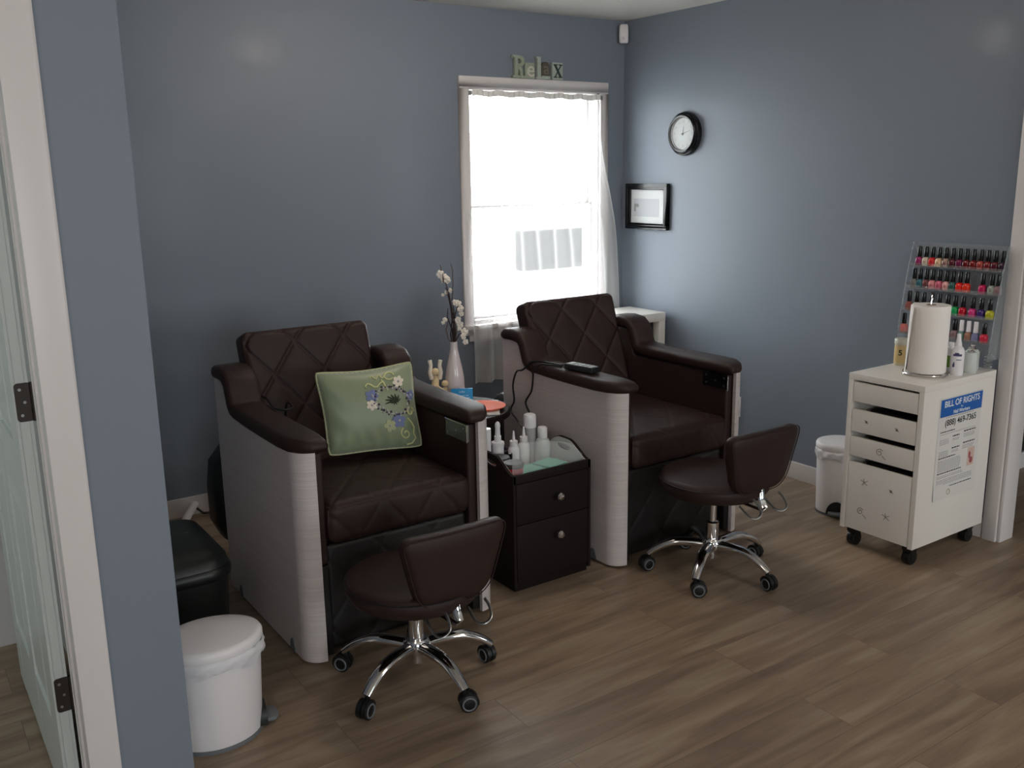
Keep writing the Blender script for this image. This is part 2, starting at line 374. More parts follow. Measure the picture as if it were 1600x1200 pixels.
t = thing('sheer_curtain', 'sheer white gathered curtain hanging over the bright window', 'curtain')
curtain(-1.085, -.20, -1.135, -.075, .435, .3, 9).build('curtain_panel', VOILE, t)
b = MB().grid(lambda u, v: (-1.085+.885*u, -.027+.005*math.sin(2*PI*26*u)+.002*math.sin(91*u), 2.018+.003*math.sin(40*u)-.03*v), 260, 3); b.build('rod_pocket', mat('gathered voile', srgb(225, 224, 222), .8), t)
b = MB().grid(lambda u, v: (-1.137+1.06*u, -.0675+.020*math.sin(9*2*PI*u+.3+.6*math.sin(4.8))+.006*math.sin(31*u+3.2), .435+.155*v), 150, 4)
b.build('hem', VOILE, t)

# ------------------------------------------------------------------ wall things
# RELAX letters on the window casing
ZT = 2.0905
def letters():
    sage = mat('sage green painted wood', srgb(150, 160, 142), .6, vary=.15, vscale=60)
    dk = mat('dark brown wood block', srgb(84, 78, 70), .6, vary=.1, vscale=50); cream = mat('cream painted wood', srgb(196, 196, 178), .6)
    pale = mat('pale grey green wood', srgb(160, 170, 160), .6, vary=.1, vscale=50); ink = mat('dark teal paint', srgb(46, 62, 62), .6)
    # R: stem with serifs, bowl with a hole, leg
    t = thing('wooden_letter', 'tall sage green ornate wooden letter R on top of window casing', 'letter', (-.775, -.014, ZT), 0, 'wooden letters over the window')
    b = MB(); y0, y1 = -.012, .012
    b.box(-.028, -.008, y0+.001, y1-.001, .01, .115)
    b.box(-.042, .004, y0-.001, y1, 0, .014); b.box(-.040, -.0081, y0-.001, y1, .104, .12)
    outer = [(-.010, .118)]+[(.006+.030*math.cos(a), .088+.030*math.sin(a)) for a in [PI/2-PI*k/12 for k in range(13)]]+[(-.010, .058)]
    inner = [(-.010, .100)]+[(.002+.012*math.cos(a), .088+.012*math.sin(a)) for a in [PI/2-PI*k/12 for k in range(13)]]+[(-.010, .076)]
    n = len(outer); vs = [(x, y0, z) for x, z in outer]+[(x, y0, z) for x, z in inner]+[(x, y1, z) for x, z in outer]+[(x, y1, z) for x, z in inner]
    fs = []
    for i in range(n-1): fs += [(i, i+1, n+i+1, n+i), (2*n+i, 3*n+i, 3*n+i+1, 2*n+i+1), (i, 2*n+i, 2*n+i+1, i+1), (n+i, n+i+1, 3*n+i+1, 3*n+i)]
    b.add(vs, fs)
    b.prism([(-.008, .062), (.010, .062), (.022, .045), (.024, .014), (.040, .012), (.040, 0), (.008, 0), (.006, .035), (-.008, .05)], y0, y1, 'y')
    b.build('letter_face', sage, t, bevel=.0015)
    b = MB(); b.tube([(-.04+.01*math.cos(a), -.014, .106+.01*math.sin(a)) for a in [k*.5 for k in range(9)]], .003, 6); b.tube([(-.018+.008*math.sin(k*.7), -.014, .015+.011*k) for k in range(9)], .0025, 6)
    b.build('scroll_carving', pale, t)
    t = thing('wooden_letter', 'cream letter e on a sage square wooden block', 'letter', (-.697, -.014, ZT), 0, 'wooden letters over the window')
    MB().box(-.036, .028, -.008, .010, 0, .084).build('block', sage, t, bevel=.002)
    text('letter_face', 'e', .118, cream, t, (-.002, -.010, .046), (PI/2, 0, 0), .003, bold=.001)
    t = thing('wooden_letter', 'tall pale grey green wooden letter l between the e and the dark a', 'letter', (-.640, -.014, ZT), 0, 'wooden letters over the window')
    b = MB(); b.prism([(-.020, 0), (.020, 0), (.020, .012), (.012, .012), (.012, .118), (-.022, .118), (-.012, .104), (-.012, .012), (-.020, .012)], -.012, .012, 'y')
    b.build('letter_face', pale, t, bevel=.0015)
    t = thing('wooden_letter', 'dark brown wooden letter a on a raised pale plinth', 'letter', (-.591, -.014, ZT), 0, 'wooden letters over the window')
    MB().box(-.030, .030, -.010, .010, 0, .018).build('plinth', pale, t, bevel=.001)
    arch = [(.028, .018), (.028, .068)]+[(.028*math.cos(a), .068+.026*math.sin(a)) for a in [PI*k/10 for k in range(1, 10)]]+[(-.028, .068), (-.028, .018)]
    MB().prism(arch, -.006, .012, 'y').build('block', dk, t, bevel=.0015)
    text('letter_face', 'a', .092, mat('grey brown wood', srgb(112, 106, 96), .6), t, (0, -.008, .056), (PI/2, 0, 0), .003, bold=.001)
    t = thing('wooden_letter', 'dark teal letter x on a pale square wooden block', 'letter', (-.510, -.014, ZT), 0, 'wooden letters over the window')
    MB().box(-.037, .037, -.008, .010, 0, .094).build('block', pale, t, bevel=.002)
    b = MB(); b.prism([(-.026, .078), (-.012, .078), (.026, .016), (.012, .016)], -.012, -.008, 'y'); b.prism([(.018, .078), (.024, .078), (-.018, .016), (-.024, .016)], -.0121, -.008, 'y')
    for x0, x1, z in ((-.030, -.004, .078), (.006, .030, .078), (-.030, -.006, .012), (.004, .030, .012)): b.box(x0, x1, -.0122, -.008, z, z+.005)
    b.build('letter_face', ink, t)
letters()
# motion sensor in the corner
t = thing('motion_sensor', 'small white motion sensor in the corner just under the ceiling', 'sensor', (-.034, -.034, 2.312), -PI/4)
b = MB(); rs = []
for z, wx, d in ((0, .020, .018), (.006, .026, .024), (.05, .027, .028), (.095, .026, .024), (.104, .021, .018)):
    rs.append([Vector((x, y, z)) for x, y in rrect(-wx, wx, -d, .012, .010, 4)])
b.rings(rs); b.box(-.012, .012, .01, .046, .03, .075)
b.build('housing', WHITEPL, t, angle=50)
MB().sphere((0, -.026, .028), .008, 12).build('lens', mat('glossy sensor lens', srgb(225, 225, 230), .1), t)
# clock
t = thing('wall_clock', 'round black framed wall clock on the right wall', 'clock', (0, -.530, 1.782), 0)
R_ = Matrix.Rotation(-PI/2, 4, 'Y')                           # lathe axis z -> -x
b = MB(); b.M = R_; b.lathe([(.118, .001), (.120, .012), (.116, .026), (.108, .030), (.106, .040), (.098, .046), (.088, .044), (.084, .030), (.084, .022)], 48); b.build('rim', BLACKPL, t)
b = MB(); b.M = R_; b.lathe([(.086, .018), (.086, .026)], 48); fc = b.build('clock_face', mat('white dial', srgb(186, 194, 193), .6), t)
hm = mat('dark clock hands', srgb(60, 60, 62), .4); tick = mat('pale grey numerals', srgb(140, 146, 146), .6)
for i in range(12):
    a = 2*PI*(i+1)/12; r = .066
    text('numeral', str(i+1), .018, tick, fc, (-.0265, -r*math.sin(a), r*math.cos(a)), (PI/2, 0, -PI/2), .0003)
def hand(name, ang, ln, wdt, x):
    c, s = math.cos(ang), math.sin(ang); b = MB()
    pts = [(-.012*s-wdt*c, -.012*c+wdt*s), (ln*s-wdt*.4*c, ln*c+wdt*.4*s), (ln*s+wdt*.4*c, ln*c-wdt*.4*s), (-.012*s+wdt*c, -.012*c-wdt*s)]
    b.prism([(-p, q) for p, q in pts], x, x-.001, 'x'); b.build(name, hm, t)
hand('hour_hand', math.radians(8), .040, .0022, -.029); hand('minute_hand', math.radians(75), .060, .0016, -.031)
b = MB(); b.M = R_; b.lathe([(.005, .026), (.005, .034)], 16); b.build('hand_hub', hm, t)
b = MB(); b.M = R_; b.lathe([(.0845, .0405), (.0845, .042)], 48); b.build('clock_glass', mat('clock glass', (1, 1, 1, 1), .05, alpha=.10), t)
# picture frame: y -.05..-.41, z 1.245..1.515
t = thing('picture_frame', 'black framed picture of pale certificate hung in corner of right wall', 'picture frame', (0, -.232, 1.379), 0)
b = MB(); w2, h2 = .178, .133
def ring(o, i, x0, x1):
    yo, zo = w2-o, h2-o; yi, zi = w2-i, h2-i
    for (ya, yb, za, zb) in ((-yo, yo, zi, zo), (-yo, yo, -zo, -zi), (-yo, -yi, -zi, zi), (yi, yo, -zi, zi)): b.box(x0, x1, ya, yb, za, zb)
ring(0, .022, -.028, 0); ring(.018, .036, -.020, 0); b.build('frame', BLACKPL, t, bevel=.003)
MB().box(-.010, -.006, -w2+.034, w2-.034, -h2+.034, h2-.034).build('mat_board', mat('white mat board', srgb(190, 193, 194), .6), t)
b = MB()
b.box(-.0106, -.0100, -.10, .12, -.06, .045); b.build('print', mat('pale grey print', srgb(160, 165, 168), .6), t)
b = MB(); b.box(-.0112, -.0106, .075, .115, -.005, .015); b.box(-.0112, -.0106, .1, .115, -.03, -.005); b.build('printed_motif', mat('grey ink', srgb(84, 88, 90), .6), t)
MB().box(-.0135, -.0125, -w2+.034, w2-.034, -h2+.034, h2-.034).build('picture_glass', mat('picture glass', (1, 1, 1, 1), .04, alpha=.12), t)
# wall outlet on right wall
t = thing('wall_outlet', 'white electrical outlet low on the right wall behind chair', 'outlet', (0, -.965, .31))
MB().box(-.006, 0, -.035, .035, -.057, .057).build('cover_plate', WHITEPL, t, bevel=.002)
for dz in (-.022, .022): MB().box(-.030 if dz < 0 else -.008, -.005, -.016, .016, dz-.014, dz+.014).build('socket', WHITEPL, t, bevel=.002)

# ------------------------------------------------------------------ pedicure chairs
def groove(x, s, px, pz, x0=0, s0=0, w_=.007, d=.0065):
    a = ((x-x0)/px+(s-s0)/pz); c = ((x-x0)/px-(s-s0)/pz)
    k = 1/math.sqrt(1/px**2+1/pz**2)
    da = abs(a-round(a))*k; dc = abs(c-round(c))*k
    dd = min(da, dc)
    soft = -.010*math.exp(-(dd/.045)**1.2)*.55
    return -d*math.exp(-(dd/w_)**2)+soft
def cushion(mb, X, Y, Z, r, n=60, g=None, crown=0):
    """rounded box centred on 0, half sizes X,Y,Z, quilted: g(p, normal) -> offset along normal"""
    def face(o, u, v, nu, nv):
        for j in range(nv+1):
            for i in range(nu+1):
                yield o+u*(2*i/nu-1)+v*(2*j/nv-1)
    for ax in range(3):
        for sg in (-1, 1):
            hs = (X, Y, Z); o = Vector((0, 0, 0)); o[ax] = sg*hs[ax]
            a1, a2 = (ax+1) % 3, (ax+2) % 3
            u = Vector((0, 0, 0)); u[a1] = hs[a1]; v = Vector((0, 0, 0)); v[a2] = hs[a2]*sg
            nu = max(4, int(n*hs[a1]/max(hs))); nv = max(4, int(n*hs[a2]/max(hs)))
            vs = []
            for p in face(o, u, v, nu, nv):
                q = Vector((max(-X+r, min(X-r, p.x)), max(-Y+r, min(Y-r, p.y)), max(-Z+r, min(Z-r, p.z))))
                d = p-q
                nrm = d.normalized() if d.length > 1e-9 else Vector((0, 0, 0))
                if nrm.length < .5: nrm = Vector((0, 0, 0)); nrm[ax] = sg
                w_ = q+nrm*r
                if g: w_ = w_+nrm*g(w_, nrm)
                vs.append(w_)
            mb.add(vs, [(j*(nu+1)+i, j*(nu+1)+i+1, (j+1)*(nu+1)+i+1, (j+1)*(nu+1)+i) for j in range(nv) for i in range(nu)])
    return mb
def make_chair():
    t = thing('pedicure_chair', 'brown leather pedicure chair with green pillow, nearer the left partition', 'armchair', (-2.465, -1.33, 0), 0, 'pedicure chairs')
    # local front is -y (-.39), rear .40
    for s in (-1, 1):
        # wrap-around side panel
        path = [(.352, .395)]+[(.37, .40-.68*k/10) for k in range(11)]
        path += [(.300+.070*math.cos(a), -.32-.070*math.sin(a)) for a in [PI/2*k/8 for k in range(9)]]+[(.292, -.39)] if False else [(.305+.065*math.cos(a), -.325-.065*math.sin(a)) for a in [PI/2*k/8 for k in range(9)]]
        def ztop(x, y):
            if y > .265: return .868
            if y > .225: return .735+(.868-.735)*(y-.225)/.04
            return .735
        cx_, cy0 = .30, 0
        outer = path; inner = []
        for i, (x, y) in enumerate(path):
            a = path[max(i-1, 0)]; c = path[min(i+1, len(path)-1)]; tx, ty = c[0]-a[0], c[1]-a[1]; l = math.hypot(tx, ty); inner.append((x+ty/l*.016, y-tx/l*.016))
        n = len(outer); vs = []
        for (x, y) in outer: vs += [(s*x, y, .012), (s*x, y, ztop(x, y))]
        for i, (x, y) in enumerate(inner): vs += [(s*x, y, .012), (s*x, y, ztop(*outer[i]))]
        fs = []
        for i in range(n-1):
            o0, o1, i0, i1 = 2*i, 2*i+2, 2*n+2*i, 2*n+2*i+2
            fs += [(o0, o1, o1+1, o0+1), (i0, i0+1, i1+1, i1), (o0+1, o1+1, i1+1, i0+1), (o0, i0, i1, o1)]
        fs += [(0, 1, 2*n+1, 2*n), (2*n-2, 4*n-2, 4*n-1, 2*n-1)]
        side = MB().add(vs, fs).build('side_panel', LAM, t, angle=30)
        for y in (.27, -.25):
            b = MB(); b.prism([(y+.022*math.cos(a), .012+.045*math.sin(a)) for a in [PI*k/10 for k in range(11)]], s*.3695, s*.3735, 'x'); b.build('foot_bracket', GREYP, side)
        # upholstered arm, high block at the rear
        prof = [(-.366, .34), (.38, .34), (.38, .85), (.275, .85), (.235, .725), (-.366, .725)]
        MB().prism(prof, s*.272, s*.326, 'x').build('arm', LEATHER, t, bevel=.010, seg=3)
        MB().prism([(-.372, .02), (.38, .02), (.38, .34), (-.372, .34)], s*.276, s*.322, 'x').build('arm_base', BLACKL, t, bevel=.004)
        # leather arm cap
        pts = [(.415, .868, .002), (.41, .868, .6), (.385, .874, .95), (.33, .878, 1), (.272, .872, 1), (.245, .850, 1), (.232, .815, 1), (.218, .778, 1), (.20, .762, 1), (.17, .757, 1), (.05, .753, 1), (-.10, .752, 1), (-.25, .753, 1), (-.33, .754, .96), (-.375, .753, .85), (-.398, .750, .6), (-.404, .747, .02)]
        rs = []
        for i, (y, z, k) in enumerate(pts):
            a = pts[max(i-1, 0)]; c = pts[min(i+1, len(pts)-1)]; ty, tz = c[0]-a[0], c[1]-a[1]; l = math.hypot(ty, tz); ny, nz = tz/l, -ty/l
            if nz < 0: ny, nz = -ny, -nz
            x0, x1 = .255, .384
            if y < -.30: q = min(1, (-.30-y)/.1); x1 = .384-.050*q*q
            cxm = (x0+x1)/2; hw = (x1-x0)/2*(.55+.45*k) ; hh = .024*k
            ring_ = []
            for u, v in rrect(-hw, hw, -hh, hh*1.05, max(.0005, min(hh*.95, .020)), 5):
                bulge = .006*k*(1-(u/hw)**2) if v > 0 else 0
                ring_.append(Vector((s*(cxm+u), y+ny*(v+bulge), z+nz*(v+bulge))))
            rs.append(ring_)
        MB().rings(rs).build('arm_cap', LEATHER, t, angle=60)
    # control plate on the inner right arm
    p = MB().box(.262, .2725, -.380, -.236, .664, .726).build('control_panel', mat('grey green control panel', srgb(112, 118, 110), .25, metal=.3), t, bevel=.002)
    MB().box(.2605, .263, -.382, -.234, .724, .728).build('chrome_edge', CHROME, p); MB().box(.2605, .263, -.382, -.378, .662, .728).build('chrome_edge', CHROME, p)
    for y, z in ((-.36, .712), (-.36, .678), (-.31, .695), (-.255, .712), (-.255, .678)): MB().cyl((.2622, y, z), (.2595, y, z), .0045, 10).build('button', STEEL, p)
    # backrest, quilted
    def gb(p, n):
        if n.y < -.2: return groove(p.x, p.z, .205, .25, -.06, .207)*min(1, max(0, (-n.y-.2)/.4))
        return 0
    b = MB(); cushion(b, .262, .055, .262, .028, 130, gb)
    o = b.build('backrest', LEATHER, t, angle=70); o.location = (0, .335, .752); o.rotation_euler = (math.radians(-19), 0, 0)
    # seat cushion
    def gs(p, n):
        k = max(0, max(n.z, -n.y)); s_ = p.y if n.z > .7 else (p.y-(.072-p.z))
        crown = .012*(1-(p.x/.26)**2)*(1-min(1, abs(p.y/.33))**2) if n.z > .5 else (.008*(1-(p.z/.075)**2) if n.y < -.5 else 0)
        return (groove(p.x, s_, .205, .25, .03, -.21)*.38 if k > .6 else 0)+crown
    b = MB(); cushion(b, .270, .32, .072, .034, 120, gs)
    o = b.build('seat', LEATHER, t, angle=70); o.location = (0, -.065, .477)
    # front panel under the seat
    def gf(p, n): return groove(p.x, p.z, .205, .25, .03, .02)*.3 if n.y < -.6 else 0
    b = MB(); cushion(b, .270, .025, .186, .015, 90, gf)
    o = b.build('front_panel', BLACKL, t, angle=70); o.location = (0, -.325, .212)
    MB().box(-.27, .27, -.30, .36, .03, .40).build('base', BLACKP, t, bevel=.01)
    # rear shell
    b = MB(); rs = []
    for z, k in ((.16, .80), (.19, .92), (.26, 1), (.40, 1), (.50, .97), (.56, .86), (.58, .7)):
        rs.append([Vector((x*k, .40+(y-.40)*k, z)) for x, y in rrect(-.40, .40, .398, .56, .05, 5)])
    b.rings(rs).build('rear_shell', BLACKP, t, angle=50)
    for x in (-.32, .32):
        for y in (-.2, .3): MB().cyl((x, y, 0), (x, y, .03), .018, 14).build('foot', BLACKP, t)
    return t
ch1 = make_chair()
ch2 = dup(ch1, (-1.152, -1.33, 0), 0, 'brown leather pedicure chair in front of the window, remote on its arm')
for o in bpy.data.objects:
    if o.parent == ch2 and o.name.startswith('control_panel'):
        o.data = o.data.copy(); o.data.materials[0] = BLACKPL
        o['label'] = 'glossy black control panel with chrome edge'
def under(o, par):
    bpy.context.view_layer.update(); o.parent = par; o.matrix_parent_inverse = par.matrix_world.inverted()
# cord loop on chair 1 left arm
under(MB().tube(sm([(-2.70, -1.02, .80), (-2.72, -1.10, .80), (-2.715, -1.16, .792), (-2.73, -1.24, .788), (-2.735, -1.30, .788), (-2.715, -1.335, .788), (-2.685, -1.33, .79), (-2.675, -1.28, .795), (-2.67, -1.23, .78), (-2.665, -1.19, .70)]), .004, 8).build('cord', BLACKP), ch1)
# remote on chair 2
remote = t = thing('remote_control', 'black wired remote lying on the left arm of the window chair', 'remote', (-1.478, -1.45, .782), math.radians(8))
MB().box(-.026, .026, -.078, .078, .002, .026).build('body', BLACKP, t, bevel=.005, seg=3)
MB().box(-.021, .021, -.068, .070, .026, .0275).build('face', mat('grey remote face', srgb(120, 124, 128), .3), t)
for y in (-.04, -.015, .01, .035): MB().box(-.014, .014, y-.006, y+.006, .0275, .0285).build('button', BLACKP, t)
under(MB().tube(sm([(-1.478, -1.36, .792), (-1.48, -1.30, .786), (-1.50, -1.22, .787), (-1.53, -1.17, .783), (-1.552, -1.13, .745), (-1.548, -1.075, .726), (-1.546, -1.043, .66), (-1.546, -1.051, .59), (-1.55, -1.03, .541), (-1.56, -1.11, .50), (-1.555, -1.16, .44), (-1.55, -1.19, .25), (-1.56, -1.2, .012), (-1.62, -1.15, .006)]), .0042, 8).build('power_cord', BLACKP), remote)
under(MB().tube(sm([(-1.495, -1.335, .786), (-1.52, -1.28, .787), (-1.54, -1.24, .781), (-1.556, -1.21, .75), (-1.548, -1.201, .733), (-1.546, -1.185, .66), (-1.546, -1.14, .60), (-1.546, -1.169, .555), (-1.552, -1.20, .502), (-1.56, -1.19, .44), (-1.555, -1.22, .2), (-1.56, -1.22, .012), (-1.60, -1.24, .006)]), .0042, 8).build('power_cord', BLACKP), remote)

# ------------------------------------------------------------------ green pillow
def pillow():
    BL, BR, TL, TR = Vector((-2.565, -1.33, .585)), Vector((-2.205, -1.40, .575)), Vector((-2.572, -1.255, .893)), Vector((-2.192, -1.31, .898))
    ctr = (BL+BR+TL+TR)/4
    t = thing('throw_pillow', 'satin green throw pillow with beaded flower embroidery on the left chair', 'pillow', ctr)
    nrm = ((BR-BL).cross(TL-BL)).normalized()    # faces the camera side (-y)
    if nrm.y > 0: nrm = -nrm
    def P(u, v, side=1, off=0):
        # corners pull out, edges pull in
        cc = 1-.06*(abs(u*v))**5; pu = u*cc*(1-.08*(1-v*v)); pv = v*cc*(1-(.13 if v > 0 else .06)*(1-u*u))
        a, b_ = (pu+1)/2, (pv+1)/2
        p = BL*(1-a)*(1-b_)+BR*a*(1-b_)+TL*(1-a)*b_+TR*a*b_
        th = .070*((1-abs(u)**2.4)*(1-abs(v)**2.4))**.5
        wr = .0035*math.sin(9*v+5*u)*math.exp(-((abs(u)-.85)/.2)**2)*(1-v*v)+.003*math.sin(22*u+3)*math.exp(-((v+.75)/.2)**2)*(1-u*u)
        return p+nrm*(side*(th)+wr*side*(1 if th > .01 else 0)+off)-ctr
    sat = bpy.data.materials.new('green satin'); sat.use_nodes = True; nt = sat.node_tree; p = nt.nodes['Principled BSDF']
    p.inputs['Base Color'].default_value = srgb(134, 146, 116); p.inputs['Roughness'].default_value = .42; p.inputs['Sheen Weight'].default_value = .5; p.inputs['Anisotropic'].default_value = .4
    MATS['sat'] = sat
    b = MB(); b.grid(lambda a, c: P(2*a-1, 2*c-1), 60, 60); b.grid(lambda a, c: P(2*a-1, 2*c-1, -1), 40, 40)
    b.build('cushion_cover', sat, t, angle=80)
    e = [(-1+2*k/40, -1) for k in range(40)]+[(1, -1+2*k/40) for k in range(40)]+[(1-2*k/40, 1) for k in range(40)]+[(-1, 1-2*k/40) for k in range(40)]
    MB().tube([P(u, v) for u, v in e], .0042, 6, closed=True).build('piping', mat('pale cord piping', srgb(186, 188, 150), .7, bump=.8, bscale=500), t)
    cb = mat('dusty blue felt', srgb(118, 128, 168), .8); cw = mat('cream felt', srgb(226, 216, 200), .8); cyel = mat('pale yellow thread', srgb(206, 204, 148), .6); cg = mat('dark green thread', srgb(44, 52, 34), .7)
    bead = mat('silver grey beads', srgb(190, 184, 186), .25); plum = mat('dark plum beads', srgb(78, 62, 84), .3)
    def flower(u, v, r, n, m, rot=0, name='flower'):
        b = MB(); vs = [P(u, v, 1, .004)]; k = n*8
        for i in range(k):
            a = 2*PI*i/k+rot; rr = r*(.62+.38*abs(math.cos(n*(a-rot)/2))**.7)
            vs.append(P(u+rr*math.cos(a), v+rr*1.1*math.sin(a), 1, .003))
        for i in range(k):
            a = 2*PI*i/k+rot; rr = r*(.62+.38*abs(math.cos(n*(a-rot)/2))**.7); vs.append(P(u+rr*math.cos(a), v+rr*1.1*math.sin(a), 1, -.001))
        b.add(vs, [(0, i+1, (i+1) % k+1) for i in range(k)]+[(i+1, i+1+k, (i+1) % k+1+k, (i+1) % k+1) for i in range(k)])
        o = b.build(name, m, t)
        MB().sphere(P(u, v, 1, .005), .005, 8).build('flower_centre', bead, o)
    flower(-.02, .34, .15, 5, cb); flower(-.05, .10, .13, 6, cw, .4); flower(.60, .60, .13, 6, cw, .1); flower(.86, .22, .11, 5, cb); flower(.50, -.34, .16, 5, cb, .3)
    flower(.28, -.44, .14, 5, mat('pale green thread', srgb(176, 180, 140), .7), .6)
    b = MB(); b2 = MB()
    for k in range(34):
        a = 2*PI*k/34; r = .33+.05*math.cos(2*a+1)+(.02 if k % 2 else -.015)
        (b if k % 3 else b2).sphere(P(.42+r*math.cos(a), .16+r*1.05*math.sin(a), 1, .002), .0048, 8)
        (b2 if k % 3 else b).sphere(P(.42+(r+.045)*math.cos(a+.06), .16+(r+.045)*1.05*math.sin(a+.06), 1, .002), .0036, 8)
    b.build('bead_ring', bead, t); b2.build('dark_beads', plum, t)
    b = MB()
    for k in range(13):
        a = PI*(.05+.95*k/12)+(.2 if k % 2 else 0); L_ = .17+.05*random.random(); b.tube([P(.46, .12, 1, .003), P(.46+.5*L_*math.cos(a), .12+.5*L_*math.sin(a), 1, .005), P(.46+L_*math.cos(a+.15)-.03, .12+L_*math.sin(a+.15), 1, .002)], [.0042, .003, .0012], 6)
    for k in range(4):
        a = -PI*k/4-.3; b.tube([P(.46, .12, 1, .003), P(.46+.09*math.cos(a), .12+.09*math.sin(a), 1, .002)], [.003, .001], 6)
    b.build('green_burst', cg, t)
    def scroll(pts, r=.003): return MB().tube([P(u, v, 1, .002) for u, v in pts], r, 6)
    for nm, pts in (('scroll', [(-.10+.0*k, .55) for k in range(1)]+[(-.12+.06*k, .60+.06*math.sin(k*1.3)) for k in range(8)]),
                    ('scroll', [(.02+.04*k, .80+.05*math.sin(k*1.7)) for k in range(9)]), ('scroll', [(.24, .72), (.28, .62), (.31, .50), (.34, .42)]),
                    ('scroll', [(.42+.1*math.cos(k*.5), .78+.09*math.sin(k*.5)) for k in range(12)]),
                    ('scroll', [(.62+(.13-.008*k)*math.cos(k*.55+2), -.66+(.15-.009*k)*math.sin(k*.55+2)) for k in range(14)]),
                    ('scroll', [(.70, -.30), (.78, -.40), (.84, -.52), (.80, -.66), (.84, -.78), (.74, -.9), (.62, -.93)]),
                    ('scroll', [(.80+(.10-.006*k)*math.cos(k*.6), -.16+(.12-.007*k)*math.sin(k*.6)) for k in range(12)])):
        scroll(pts).build(nm, cyel, t)
pillow()

# ------------------------------------------------------------------ stools
def make_stool(seat_z, label, loc):
    t = thing('salon_stool', label, 'stool', loc, 0, 'rolling stools with backrests')
    sz = seat_z
    prof = [(.001, -.075), (.17, -.075), (.200, -.066), (.214, -.045), (.217, -.022), (.210, -.006), (.190, .001), (.10, .004), (.001, .005)]
    s = MB().lathe(prof, 64, (0, 0, sz)).build('seat', LEATHER, t, angle=50)
    MB().tube([(.2165*math.cos(2*PI*k/48), .2165*math.sin(2*PI*k/48), sz-.014) for k in range(48)], .003, 6, closed=True).build('piping', BLACKL, s)
    MB().lathe([(.001, -.10), (.06, -.10), (.10, -.076), (.001, -.074)], 24, (0, 0, sz)).build('seat_plate', BLACKP, t)
    # column
    b = MB(); b.lathe([(.014, .20), (.014, sz-.09)], 20); b.build('gas_lift', CHROME, t)
    b = MB(); b.lathe([(.001, .062), (.018, .062), (.018, .12), (.024, .12), (.025, .185), (.025, .215), (.020, .219), (.001, .219)], 24); b.build('column', CHROME, t)
    b = MB(); b.lathe([(.001, .098), (.038, .100), (.044, .110), (.044, .135), (.036, .147), (.001, .150)], 32); b.build('hub', CHROME, t)
    for k in range(5):
        a = math.radians(60+72*k); c, s_ = math.cos(a), math.sin(a)
        pts = []; rr = []
        for q in range(13):
            u = q/12; r = .02+.232*u; z = .122+.006*math.sin(PI*min(1, u*1.4))-(.052*max(0, (u-.5)/.5)**2)
            pts.append((c*r, s_*r, z)); rr.append(.0235+.003*math.sin(PI*u)-.007*u)
        leg = MB().tube(pts, rr, 14, flat=.72).build('leg', CHROME, t)
        x, y = c*.247, s_*.247
        cd = a+random.uniform(-1.2, 1.2)+.8; dx, dy = math.cos(cd), math.sin(cd); nx, ny = -dy, dx
        cas = MB(); cas.cyl((x, y, .045), (x, y, .075), .007, 10)
        # hood
        for sgn in (-1, 1):
            rs = []
            for w_ in (.002, .017):
                rs.append([Vector((x+dx*.012+nx*sgn*w_+dx*.031*math.cos(q), y+dy*.012+ny*sgn*w_+dy*.031*math.cos(q), .031+.031*math.sin(q))) for q in [-.35+PI*1.1*i/12 for i in range(13)]]+[Vector((x+dx*.012+nx*sgn*w_, y+dy*.012+ny*sgn*w_, .031))])
            cas.rings(rs)
        co_ = cas.build('caster', BLACKP, t)
        wc = Vector((x+dx*.012, y+dy*.012, .0285))
        for sgn in (-1, 1):
            n_ = Vector((nx, ny, 0))*sgn
            wb = MB(); wb.tube([wc+n_*.003, wc+n_*.005, wc+n_*.0165, wc+n_*.0185], [.026, .028, .028, .025], 24); wo = wb.build('wheel', BLACKP, co_)
            MB().tube([wc+n_*.0187+Vector((dx*.020*math.cos(q), dy*.020*math.cos(q), .020*math.sin(q))) for q in [2*PI*i/24 for i in range(24)]], .003, 6, closed=True).build('rim', GREYP, co_)
    return t
